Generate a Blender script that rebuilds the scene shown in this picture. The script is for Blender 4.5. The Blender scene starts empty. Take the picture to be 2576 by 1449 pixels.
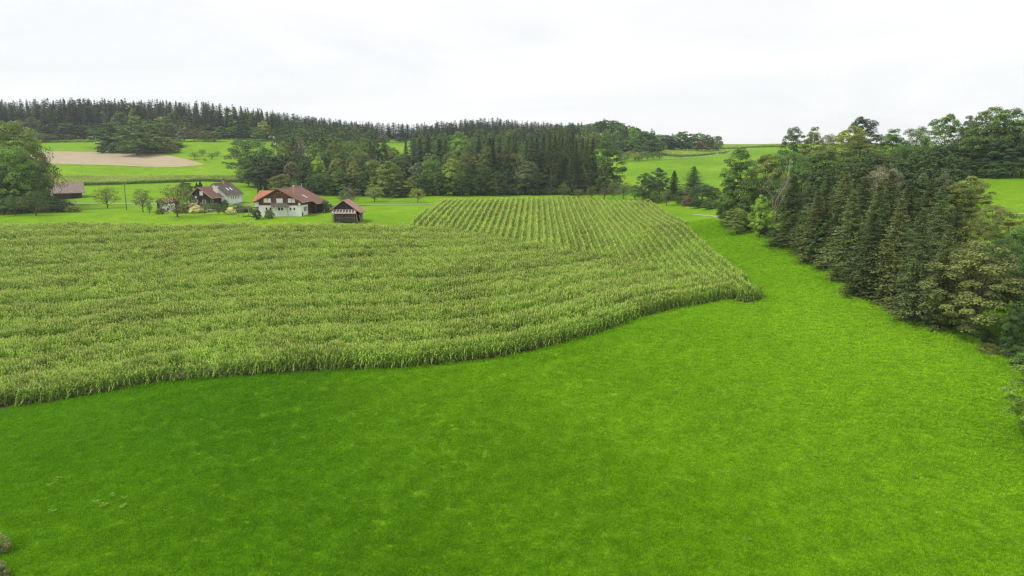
import bpy, math, random
import numpy as np
from mathutils import Vector, Matrix

# ------------------------------------------------------------------ camera, sky, sun, exposure
scene = bpy.context.scene
COL = scene.collection
R = math.radians
CAM_Z, PITCH, F, CX, CY = 15.0, R(10.04), 1773.0, 1288.0, 724.5      # pixel frame 2576 x 1449
cam = bpy.data.objects.new('camera', bpy.data.cameras.new('camera'))
COL.objects.link(cam)
cam.location = (0, 0, CAM_Z)
cam.rotation_euler = (R(90) - PITCH, 0, 0)
cam.data.sensor_width = 36.0
cam.data.lens = 36.0 * F / 2576.0
cam.data.clip_start, cam.data.clip_end = 0.5, 6000.0
scene.camera = cam

SUN_EL, SUN_AZ = R(52), R(-100)      # azimuth measured from +Y towards +X
world = bpy.data.worlds.new('World'); scene.world = world; world.use_nodes = True
wn, wl = world.node_tree.nodes, world.node_tree.links
wn.clear()
w_out = wn.new('ShaderNodeOutputWorld'); w_bg = wn.new('ShaderNodeBackground')
w_sky = wn.new('ShaderNodeTexSky'); w_sky.sky_type = 'NISHITA'; w_sky.sun_disc = False
w_sky.sun_elevation = SUN_EL; w_sky.sun_rotation = SUN_AZ
w_tc = wn.new('ShaderNodeTexCoord'); w_map = wn.new('ShaderNodeMapping'); w_map.inputs['Scale'].default_value = (1.0, 1.0, 5.0)
w_map.inputs['Rotation'].default_value = (0.12, 0.05, 0.3)
w_nz = wn.new('ShaderNodeTexNoise'); w_nz.inputs['Scale'].default_value = 2.3; w_nz.inputs['Detail'].default_value = 7; w_nz.inputs['Roughness'].default_value = 0.55
w_nz.inputs['Distortion'].default_value = 0.6
w_rmp = wn.new('ShaderNodeValToRGB')
w_rmp.color_ramp.elements[0].position = 0.28; w_rmp.color_ramp.elements[0].color = (0.8, 0.806, 0.816, 1)
w_rmp.color_ramp.elements[1].position = 0.6; w_rmp.color_ramp.elements[1].color = (0.94, 0.941, 0.943, 1)
w_mul = wn.new('ShaderNodeVectorMath'); w_mul.operation = 'SCALE'; w_mul.inputs['Scale'].default_value = 5.8
w_mix = wn.new('ShaderNodeMixRGB'); w_mix.inputs['Fac'].default_value = 0.95
wl.new(w_tc.outputs['Generated'], w_map.inputs['Vector']); wl.new(w_map.outputs['Vector'], w_nz.inputs['Vector'])
wl.new(w_nz.outputs['Fac'], w_rmp.inputs['Fac']); wl.new(w_rmp.outputs['Color'], w_mul.inputs[0])
wl.new(w_sky.outputs['Color'], w_mix.inputs['Color1']); wl.new(w_mul.outputs['Vector'], w_mix.inputs['Color2'])
wl.new(w_mix.outputs['Color'], w_bg.inputs['Color']); w_bg.inputs['Strength'].default_value = 0.1
wl.new(w_bg.outputs['Background'], w_out.inputs['Surface'])

sun = bpy.data.objects.new('sun', bpy.data.lights.new('sun', 'SUN')); COL.objects.link(sun)
sun.data.energy = 1.5; sun.data.angle = R(14); sun.data.color = (1.0, 0.96, 0.9)
sdir = Vector((math.sin(SUN_AZ) * math.cos(SUN_EL), math.cos(SUN_AZ) * math.cos(SUN_EL), math.sin(SUN_EL)))
sun.rotation_euler = (-sdir).to_track_quat('-Z', 'Y').to_euler()
sun.location = (0, 0, 120)

scene.view_settings.view_transform = 'Standard'; scene.view_settings.look = 'None'
scene.view_settings.gamma = 1.0; scene.view_settings.use_curve_mapping = False
scene.view_settings.exposure = 1.0
cy = scene.cycles
cy.max_bounces = 6; cy.diffuse_bounces = 3; cy.glossy_bounces = 2; cy.transmission_bounces = 4; cy.transparent_max_bounces = 6
cy.volume_bounces = 0; cy.use_denoising = True; cy.denoiser = 'OPENIMAGEDENOISE'; cy.denoising_input_passes = 'RGB_ALBEDO_NORMAL'; cy.denoising_prefilter = 'NONE'; cy.pixel_filter_type = 'BLACKMAN_HARRIS'; cy.filter_width = 1.25

rng = np.random.default_rng(7)
random.seed(7)

# ------------------------------------------------------------------ pixel helpers (2576 x 1449 frame) and terrain
def ray(px, py):
    tx, ty = (px - CX) / F, (py - CY) / F
    return tx, math.cos(PITCH) - ty * math.sin(PITCH), -math.sin(PITCH) - ty * math.cos(PITCH)
def at(px, py, Y):
    a, b, c = ray(px, py)
    return Vector((a / b * Y, Y, CAM_Z + c / b * Y))

# (px, py, distance, height of that pixel above the ground)
TP = [(0,1449,42,0),(640,1449,44,0),(1288,1449,45,0),(1930,1449,45,0),(2576,1449,46,0),
      (0,1240,56,0),(640,1240,57,0),(1288,1240,58,0),(1900,1240,59,0),(2560,1200,60,0),
      (0,1032,80,0),(400,966,82,0),(850,932,85,0),(1288,893,90,0),(1600,802,99,0),(1920,749,107,0),
      (1288,1060,71,0),(1900,1000,76,0),(2300,1000,72,0),(2200,860,89,0),
      (2530,935,77,0),(2300,795,97,0),(2100,683,119,0),(1950,603,146,0),(1830,572,168,0),
      (2050,760,104,0),(1850,640,143,0),(1750,560,190,0),(1700,520,232,0),
      (0,560,172,2.3),(400,560,174,2.3),(1030,562,176,2.3),(1250,590,160,2.3),(1500,635,140,2.3),(1750,690,121,2.3),
      (1100,500,232,2.3),(1400,497,238,2.3),(1640,506,226,2.3),(1350,560,180,2.3),(1600,580,163,2.3),
      (0,545,194,0),(300,545,194,0),(650,545,195,0),(880,557,184,0),(1000,556,190,0),(100,520,240,0),(300,520,237,0),(600,521,232,0),(900,512,250,0),(1060,508,255,0),
      (800,488,290,0),(1100,490,285,0),(1300,488,292,0),(1500,480,300,0),(1650,500,258,0),(1760,524,226,0),
      (250,485,272,0),(600,470,290,0),(300,468,300,0),(300,433,350,2.3),(600,440,345,2.3),(620,428,362,0),
      (300,420,372,0),(110,425,362,0),(480,418,378,0),(110,382,435,0),(300,386,432,0),(460,386,425,0),(560,388,420,0),(130,357,505,0),(460,357,480,0),(560,356,480,0),
      (0,335,570,0),(300,330,560,0),(600,335,590,0),(980,358,640,0),(1000,384,520,0),(850,330,680,0),(1250,338,680,0),
      (0,322,700,0),(300,322,700,0),
      (1560,460,306,0),(1700,466,300,0),(1840,455,310,0),(1700,425,372,0),(1600,405,415,0),(1830,405,420,0),(1760,388,500,0),(1860,372,590,0),
      (1930,363.5,700,0),(2100,362,700,0),(1700,376,590,0),(1600,376,520,0),(1540,330,600,0),(1480,355,570,0),(1800,366,620,0),
      (2450,445,195,0),(2576,440,200,0),(2560,470,172,0),(2540,540,140,0),(2300,440,215,0),(2050,425,255,0),(2000,470,205,0),(1960,365,560,0),(2600,600,118,0)]
P, Z = [], []
for px, py, Y, dz in TP:
    v = at(px, py, Y); P.append((v.x, v.y)); Z.append(v.z - dz)
for x, y, z in [(0,-140,-14),(-300,-140,-14),(300,-140,-10),(-120,30,-14),(140,40,-6),(0,10,-13.4),(-180,90,-12),(-260,200,0),(190,120,2),(260,220,14),(-380,330,12),(-560,560,36),
                (400,450,22),(600,700,24),(-700,900,34),(0,900,22),(300,900,10),(700,1000,18),(-250,760,33),(1200,1400,20),(-1200,1400,30),(-1200,-140,10),(1200,-140,10),(0,1400,14),(-1200,600,40),(1200,600,25),
                (150,760,30.0),(330,760,33.0)]:
    P.append((x, y)); Z.append(z)
P = np.array(P, float); Z = np.array(Z, float)
_C = 14.0
def _phi(d2): return np.sqrt(d2 + _C * _C)
_D2 = ((P[:, None, :] - P[None, :, :]) ** 2).sum(-1)
_n = len(P)
_A = np.zeros((_n + 1, _n + 1)); _A[:_n, :_n] = _phi(_D2) - 2.0 * np.eye(_n); _A[_n, :_n] = 1; _A[:_n, _n] = 1
_W = np.linalg.solve(_A, np.concatenate([Z, [0]]))
def hgt(x, y):
    x = np.atleast_1d(np.asarray(x, float)); y = np.atleast_1d(np.asarray(y, float))
    out = np.empty(x.shape); fx, fy, fo = x.ravel(), y.ravel(), out.ravel()
    for i in range(0, fx.size, 20000):
        d2 = (fx[i:i+20000, None] - P[None, :, 0]) ** 2 + (fy[i:i+20000, None] - P[None, :, 1]) ** 2
        fo[i:i+20000] = _phi(d2) @ _W[:_n] + _W[_n]
    return fo.reshape(x.shape)
def h1(x, y): return float(hgt(x, y)[0])
_YS = np.concatenate([np.arange(25, 300, .5), np.arange(300, 900, 2.0)])
def hit(px, py, dz=0.0, ymin=25):
    a, b, c = ray(px, py)
    ys = _YS[_YS >= ymin]; xs = a / b * ys; zs = CAM_Z + c / b * ys
    below = np.nonzero(zs < hgt(xs, ys) + dz)[0]
    i = below[0] if len(below) else len(ys) - 1
    return np.array([xs[i], ys[i]])

# ------------------------------------------------------------------ materials
def newmat(name):
    m = bpy.data.materials.new(name); m.use_nodes = True
    nt = m.node_tree; nt.nodes.clear()
    out = nt.nodes.new('ShaderNodeOutputMaterial')
    return m, nt.nodes, nt.links, out
def N(nodes, typ, **kw):
    n = nodes.new(typ)
    for k, v in kw.items():
        if k in n.inputs: n.inputs[k].default_value = v
        else: setattr(n, k, v)
    return n
def noise(nodes, links, scale, detail=4, rough=.55, vec=None, dist=0.0):
    n = N(nodes, 'ShaderNodeTexNoise', Scale=scale, Detail=detail, Roughness=rough, Distortion=dist)
    if vec is not None: links.new(vec, n.inputs['Vector'])
    return n
def ramp(nodes, links, fac, stops):
    r = nodes.new('ShaderNodeValToRGB'); e = r.color_ramp.elements
    while len(e) < len(stops): e.new(0.5)
    for el, (p, c) in zip(e, stops): el.position = p; el.color = (*c, 1)
    links.new(fac, r.inputs['Fac']); return r
def mixrgb(nodes, links, a, b, fac, mode='MIX'):
    m = nodes.new('ShaderNodeMixRGB'); m.blend_type = mode
    for s, v in (('Color1', a), ('Color2', b), ('Fac', fac)):
        if hasattr(v, 'is_linked'): links.new(v, m.inputs[s])
        elif isinstance(v, (tuple, list)): m.inputs[s].default_value = (*v, 1)
        else: m.inputs[s].default_value = v
    return m.outputs['Color']
def leafy(name, base=None, var=.5, hue=.04, trans=.32, rough=.55, spec=.25, objcol=False, rnd=.0, wscale=None):
    """leaf material: own colour, per-leaf tint stored on the mesh, slight random per copy, part of the light passes through"""
    m, n, l, out = newmat(name)
    if objcol:
        oi = n.new('ShaderNodeObjectInfo'); col = oi.outputs['Color']
    else:
        rgb = n.new('ShaderNodeRGB'); rgb.outputs[0].default_value = (*base, 1); col = rgb.outputs[0]
    at_ = N(n, 'ShaderNodeAttribute', attribute_name='tint')
    hsv = n.new('ShaderNodeHueSaturation')
    mr = N(n, 'ShaderNodeMapRange'); mr.inputs['To Min'].default_value = 1 - var; mr.inputs['To Max'].default_value = 1 + var
    l.new(at_.outputs['Fac'], mr.inputs['Value']); val = mr.outputs['Result']
    mh = N(n, 'ShaderNodeMapRange'); mh.inputs['To Min'].default_value = .5 + hue; mh.inputs['To Max'].default_value = .5 - hue
    l.new(at_.outputs['Fac'], mh.inputs['Value'])
    if rnd:
        o2 = n.new('ShaderNodeObjectInfo'); m2 = N(n, 'ShaderNodeMapRange'); m2.inputs['To Min'].default_value = 1 - rnd; m2.inputs['To Max'].default_value = 1 + rnd
        l.new(o2.outputs['Random'], m2.inputs['Value'])
        mm = N(n, 'ShaderNodeMath', operation='MULTIPLY'); l.new(val, mm.inputs[0]); l.new(m2.outputs['Result'], mm.inputs[1]); val = mm.outputs[0]
    if wscale:
        g = n.new('ShaderNodeNewGeometry'); nz = noise(n, l, wscale, 3, .6, g.outputs['Position'])
        m3 = N(n, 'ShaderNodeMapRange'); m3.inputs['From Min'].default_value = .3; m3.inputs['From Max'].default_value = .7; m3.inputs['To Min'].default_value = .72; m3.inputs['To Max'].default_value = 1.28
        l.new(nz.outputs['Fac'], m3.inputs['Value'])
        mm = N(n, 'ShaderNodeMath', operation='MULTIPLY'); l.new(val, mm.inputs[0]); l.new(m3.outputs['Result'], mm.inputs[1]); val = mm.outputs[0]
    l.new(col, hsv.inputs['Color']); l.new(val, hsv.inputs['Value']); l.new(mh.outputs['Result'], hsv.inputs['Hue'])
    b = N(n, 'ShaderNodeBsdfPrincipled', Roughness=rough); b.inputs['Specular IOR Level'].default_value = spec
    t = n.new('ShaderNodeBsdfTranslucent'); mx = N(n, 'ShaderNodeMixShader', Fac=trans)
    l.new(hsv.outputs['Color'], b.inputs['Base Color']); l.new(hsv.outputs['Color'], t.inputs['Color'])
    l.new(b.outputs[0], mx.inputs[1]); l.new(t.outputs[0], mx.inputs[2]); l.new(mx.outputs[0], out.inputs['Surface'])
    return m
def plain(name, col, rough=.7, var=.15, scale=3.0, bump=0.0, metal=0.0, spec=.3, stretch=(1, 1, 1), dark=None):
    m, n, l, out = newmat(name)
    tc = n.new('ShaderNodeTexCoord'); mp = n.new('ShaderNodeMapping'); mp.inputs['Scale'].default_value = stretch
    l.new(tc.outputs['Object'], mp.inputs['Vector'])
    nz = noise(n, l, scale, 6, .6, mp.outputs['Vector'])
    lo = tuple(c * (1 - var) for c in col) if dark is None else dark
    r = ramp(n, l, nz.outputs['Fac'], [(.3, lo), (.7, tuple(min(1, c * (1 + var)) for c in col))])
    b = N(n, 'ShaderNodeBsdfPrincipled', Roughness=rough, Metallic=metal); b.inputs['Specular IOR Level'].default_value = spec
    l.new(r.outputs['Color'], b.inputs['Base Color'])
    if bump:
        bp = N(n, 'ShaderNodeBump', Strength=bump, Distance=.05); l.new(nz.outputs['Fac'], bp.inputs['Height']); l.new(bp.outputs['Normal'], b.inputs['Normal'])
    l.new(b.outputs[0], out.inputs['Surface'])
    return m
def roofmat(name, cols, tile=.32, axis=0):
    """tiled roof: courses run across the slope, colour varies tile by tile"""
    m, n, l, out = newmat(name)
    tc = n.new('ShaderNodeTexCoord')
    br = N(n, 'ShaderNodeTexBrick', Scale=1.0); br.inputs['Brick Width'].default_value = tile * .8; br.inputs['Row Height'].default_value = tile
    br.inputs['Mortar Size'].default_value = .018; br.inputs['Bias'].default_value = -.1
    br.inputs['Color1'].default_value = (*cols[0], 1); br.inputs['Color2'].default_value = (*cols[1], 1); br.inputs['Mortar'].default_value = (*cols[2], 1)
    l.new(tc.outputs['UV'], br.inputs['Vector'])
    nz = noise(n, l, 1.6, 6, .65, tc.outputs['Object'])
    c = mixrgb(n, l, br.outputs['Color'], ramp(n, l, nz.outputs['Fac'], [(.3, (.7, .68, .66)), (.7, (1.15, 1.15, 1.12))]).outputs['Color'], 1.0, 'MULTIPLY')
    b = N(n, 'ShaderNodeBsdfPrincipled', Roughness=.75); l.new(c, b.inputs['Base Color'])
    bp = N(n, 'ShaderNodeBump', Strength=.5, Distance=.04); l.new(br.outputs['Fac'], bp.inputs['Height']); bp.invert = True; l.new(bp.outputs['Normal'], b.inputs['Normal'])
    l.new(b.outputs[0], out.inputs['Surface'])
    return m
def boardmat(name, a, b_, width=.2, axis='X'):
    """vertical boards: streaky grain, each board a little different"""
    m, n, l, out = newmat(name)
    tc = n.new('ShaderNodeTexCoord'); mp = n.new('ShaderNodeMapping')
    sx = (1 / width)
    mp.inputs['Scale'].default_value = (sx, sx, .0)
    l.new(tc.outputs['Object'], mp.inputs['Vector'])
    wn_ = N(n, 'ShaderNodeTexWhiteNoise'); fl = N(n, 'ShaderNodeVectorMath', operation='FLOOR'); l.new(mp.outputs['Vector'], fl.inputs[0]); l.new(fl.outputs[0], wn_.inputs['Vector'])
    mp2 = n.new('ShaderNodeMapping'); mp2.inputs['Scale'].default_value = (9, 9, .6); l.new(tc.outputs['Object'], mp2.inputs['Vector'])
    nz = noise(n, l, 1.0, 6, .6, mp2.outputs['Vector'])
    f = N(n, 'ShaderNodeMath', operation='ADD'); l.new(wn_.outputs['Value'], f.inputs[0]); l.new(nz.outputs['Fac'], f.inputs[1])
    f2 = N(n, 'ShaderNodeMath', operation='MULTIPLY'); l.new(f.outputs[0], f2.inputs[0]); f2.inputs[1].default_value = .5
    r = ramp(n, l, f2.outputs[0], [(.15, a), (.85, b_)])
    b = N(n, 'ShaderNodeBsdfPrincipled', Roughness=.75); l.new(r.outputs['Color'], b.inputs['Base Color'])
    l.new(b.outputs[0], out.inputs['Surface'])
    return m
def grassland():
    m, n, l, out = newmat('meadow_grass')
    g = n.new('ShaderNodeNewGeometry'); pos = g.outputs['Position']
    big = noise(n, l, .018, 3, .5, pos); mid = noise(n, l, .16, 5, .6, pos, .8); fine = noise(n, l, 2.2, 6, .7, pos)
    c1 = ramp(n, l, big.outputs['Fac'], [(.3, (.11, .235, .005)), (.5, (.145, .28, .007)), (.7, (.18, .31, .012))]).outputs['Color']
    c2 = mixrgb(n, l, c1, ramp(n, l, mid.outputs['Fac'], [(.3, (.78, .84, .86)), (.7, (1.22, 1.16, 1.1))]).outputs['Color'], 1.0, 'MULTIPLY')
    c3 = mixrgb(n, l, c2, ramp(n, l, fine.outputs['Fac'], [(.28, (.62, .66, .7)), (.72, (1.38, 1.33, 1.3))]).outputs['Color'], 1.0, 'MULTIPLY')
    b = N(n, 'ShaderNodeBsdfPrincipled', Roughness=.85); b.inputs['Specular IOR Level'].default_value = .04
    l.new(c3, b.inputs['Base Color'])
    bp = N(n, 'ShaderNodeBump', Strength=.55, Distance=.25); l.new(fine.outputs['Fac'], bp.inputs['Height']); l.new(bp.outputs['Normal'], b.inputs['Normal'])
    l.new(b.outputs[0], out.inputs['Surface'])
    return m
def bladegrass():
    m, n, l, out = newmat('grass_blades')
    g = n.new('ShaderNodeNewGeometry'); pos = g.outputs['Position']
    big = noise(n, l, .011, 2, .45, pos); mid = noise(n, l, .1, 4, .5, pos, .5); fine = noise(n, l, 1.1, 4, .6, pos)
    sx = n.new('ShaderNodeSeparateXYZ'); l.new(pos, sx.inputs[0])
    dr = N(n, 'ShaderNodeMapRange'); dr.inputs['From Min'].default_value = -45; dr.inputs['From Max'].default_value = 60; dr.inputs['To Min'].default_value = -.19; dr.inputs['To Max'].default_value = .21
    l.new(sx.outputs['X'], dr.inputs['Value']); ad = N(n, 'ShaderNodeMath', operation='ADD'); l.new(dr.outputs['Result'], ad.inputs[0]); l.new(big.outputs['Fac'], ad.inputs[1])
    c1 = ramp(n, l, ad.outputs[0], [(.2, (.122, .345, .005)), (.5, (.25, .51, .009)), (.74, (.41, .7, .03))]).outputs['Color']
    c2 = mixrgb(n, l, c1, ramp(n, l, mid.outputs['Fac'], [(.3, (.93, .95, 1.0)), (.7, (1.07, 1.05, 1.0))]).outputs['Color'], 1.0, 'MULTIPLY')
    c3 = mixrgb(n, l, c2, ramp(n, l, fine.outputs['Fac'], [(.3, (.8, .84, .9)), (.7, (1.2, 1.16, 1.1))]).outputs['Color'], 1.0, 'MULTIPLY')
    a = N(n, 'ShaderNodeAttribute', attribute_name='tint')
    c4 = mixrgb(n, l, c3, ramp(n, l, a.outputs['Fac'], [(0, (.45, .5, .5)), (1, (1.55, 1.48, 1.5))]).outputs['Color'], 1.0, 'MULTIPLY')
    b = N(n, 'ShaderNodeBsdfPrincipled', Roughness=.8); b.inputs['Specular IOR Level'].default_value = .05
    t = n.new('ShaderNodeBsdfTranslucent'); mx = N(n, 'ShaderNodeMixShader', Fac=.42)
    l.new(c4, b.inputs['Base Color']); l.new(c4, t.inputs['Color']); l.new(b.outputs[0], mx.inputs[1]); l.new(t.outputs[0], mx.inputs[2]); l.new(mx.outputs[0], out.inputs['Surface'])
    return m

M = {}
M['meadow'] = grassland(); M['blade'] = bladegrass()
M['leaf'] = leafy('foliage', objcol=True, var=.55, hue=.018, trans=.3, rnd=.12)
M['needle'] = leafy('spruce_needles', objcol=True, var=.5, hue=.018, trans=.12, rough=.6, rnd=.15)
M['bark'] = plain('bark', (.12, .095, .07), .9, .35, 2.5, .4)
M['barepale'] = plain('bare_grey_bark', (.27, .22, .18), .9, .25, 2.5, .3)
M['corn_leaf'] = leafy('corn_leaf', (.255, .42, .048), spec=.15, var=.6, hue=.03, trans=.35, rnd=.22, wscale=.09)
M['corn_dry'] = leafy('corn_lower_leaf', (.42, .46, .14), var=.3, hue=.02, trans=.3, rnd=.2)
M['tassel'] = leafy('corn_tassel', (.66, .67, .22), spec=.1, var=.3, hue=.015, trans=.25, rnd=.18)
M['stub'] = plain('stubble_soil', (.35, .29, .18), .95, .33, .8, .3, stretch=(.12, 1.6, 1))
M['soil'] = plain('corn_soil', (.07, .055, .035), .95, .3, 2.0, .3)
M['gravel'] = plain('pale_gravel', (.31, .3, .26), .95, .12, 2.0)
M['litter'] = plain('woodland_floor', (.06, .05, .03), .95, .35, .6, .3)

# ------------------------------------------------------------------ mesh helpers
def link(name, me, parent=None, mat=None, loc=None, rotz=0.0):
    o = bpy.data.objects.new(name, me); COL.objects.link(o)
    if parent is not None: o.parent = parent
    if mat is not None and me is not None and not me.materials: me.materials.append(mat)
    if loc is not None: o.location = loc
    if rotz: o.rotation_euler = (0, 0, rotz)
    return o
def tag(o, label=None, cat=None, group=None, kind=None):
    if label: o['label'] = label
    if cat: o['category'] = cat
    if group: o['group'] = group
    if kind: o['kind'] = kind
    return o
def thing(name, label, cat, loc=(0, 0, 0), rotz=0.0, group=None):
    o = link(name, None, None, None, loc, rotz); o.empty_display_size = .3
    return tag(o, label, cat, group)
def card_mesh(name, V, tint, mat, nv=4, midx=None, mats=None):
    """V: (n, nv, 3) separate leaf faces"""
    n = len(V); me = bpy.data.meshes.new(name)
    me.vertices.add(n * nv); me.vertices.foreach_set('co', np.ascontiguousarray(V, np.float32).ravel())
    me.loops.add(n * nv); me.loops.foreach_set('vertex_index', np.arange(n * nv, dtype=np.int32))
    me.polygons.add(n); me.polygons.foreach_set('loop_start', (np.arange(n) * nv).astype(np.int32)); me.polygons.foreach_set('loop_total', np.full(n, nv, np.int32))
    a = me.attributes.new('tint', 'FLOAT', 'FACE'); a.data.foreach_set('value', np.asarray(tint, np.float32))
    if mats:
        for m in mats: me.materials.append(m)
        me.polygons.foreach_set('material_index', np.asarray(midx, np.int32))
    elif mat is not None: me.materials.append(mat)
    me.update(); me.validate()
    return me
class MB:
    def __init__(s): s.v, s.f, s.uv, s.sm = [], [], [], False
    def face(s, pts):
        b = len(s.v); s.v += [tuple(p) for p in pts]; s.f.append(tuple(range(b, b + len(pts)))); return s
    def hexa(s, c):      # 8 corners: bottom 0-3, top 4-7 (counter-clockwise seen from above)
        b = len(s.v); s.v += [tuple(p) for p in c]
        s.f += [(b+3, b+2, b+1, b), (b+4, b+5, b+6, b+7), (b, b+1, b+5, b+4), (b+1, b+2, b+6, b+5), (b+2, b+3, b+7, b+6), (b+3, b, b+4, b+7)]; return s
    def box(s, x0, x1, y0, y1, z0, z1):
        return s.hexa([(x0, y0, z0), (x1, y0, z0), (x1, y1, z0), (x0, y1, z0), (x0, y0, z1), (x1, y0, z1), (x1, y1, z1), (x0, y1, z1)])
    def beam(s, a, b, w, h=None):
        a, b = Vector(a), Vector(b); d = (b - a).normalized(); h = h or w
        u = d.cross(Vector((0, 0, 1))); u = Vector((1, 0, 0)) if u.length < 1e-4 else u.normalized(); v = u.cross(d)
        c = []
        for p in (a, b): c += [p - u * w / 2 - v * h / 2, p + u * w / 2 - v * h / 2, p + u * w / 2 + v * h / 2, p - u * w / 2 + v * h / 2]
        return s.hexa(c)
    def prism(s, prof, y0, y1):   # profile in x,z, extruded along y
        n = len(prof); b = len(s.v); s.v += [(x, y0, z) for x, z in prof] + [(x, y1, z) for x, z in prof]
        s.f += [tuple(range(b, b + n)), tuple(range(b + 2 * n - 1, b + n - 1, -1))] + [(b + i, b + n + i, b + n + (i + 1) % n, b + (i + 1) % n) for i in range(n)]; return s
    def tube(s, pts, rad, k=6):
        pts = [Vector(p) for p in pts]; rad = rad if isinstance(rad, (list, tuple)) else [rad] * len(pts)
        b = len(s.v)
        for i, p in enumerate(pts):
            d = (pts[min(i + 1, len(pts) - 1)] - pts[max(i - 1, 0)]).normalized()
            u = d.cross(Vector((0.13, 0.97, 0.2))).normalized(); w = d.cross(u)
            for j in range(k):
                a = 2 * math.pi * j / k; s.v.append(tuple(p + (u * math.cos(a) + w * math.sin(a)) * rad[i]))
        for i in range(len(pts) - 1):
            for j in range(k): s.f.append((b + i*k + j, b + i*k + (j+1) % k, b + (i+1)*k + (j+1) % k, b + (i+1)*k + j))
        e = b + (len(pts) - 1) * k
        s.f += [tuple(range(b + k - 1, b - 1, -1)), tuple(range(e, e + k))]
        return s
    def slab(s, c, t):            # roof slab from 4 top corners (eave left, eave right, ridge right, ridge left), thickness downward
        c = [Vector(p) for p in c]; nrm = (c[1] - c[0]).cross(c[3] - c[0]).normalized()
        if nrm.z < 0: nrm = -nrm
        return s.hexa([p - nrm * t for p in c] + c)
    def mesh(s, name='mesh', uvplane=False):
        me = bpy.data.meshes.new(name); me.from_pydata(s.v, [], s.f); me.update()
        if uvplane:              # metric coordinates in each face's plane: u level, v up the slope
            uv = me.uv_layers.new(name='UVMap')
            for p in me.polygons:
                nn = p.normal; u = Vector((0, 0, 1)).cross(nn)
                u = Vector((1, 0, 0)) if u.length < 1e-3 else u.normalized(); w = nn.cross(u)
                for li in p.loop_indices:
                    co = me.vertices[me.loops[li].vertex_index].co; uv.data[li].uv = (co.dot(u), co.dot(w))
        return me
    def build(s, name, mat, parent=None, loc=None, uvplane=False, smooth=False):
        me = s.mesh(name, uvplane)
        if smooth: me.polygons.foreach_set('use_smooth', [True] * len(me.polygons))
        return link(name, me, parent, mat, loc)

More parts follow.
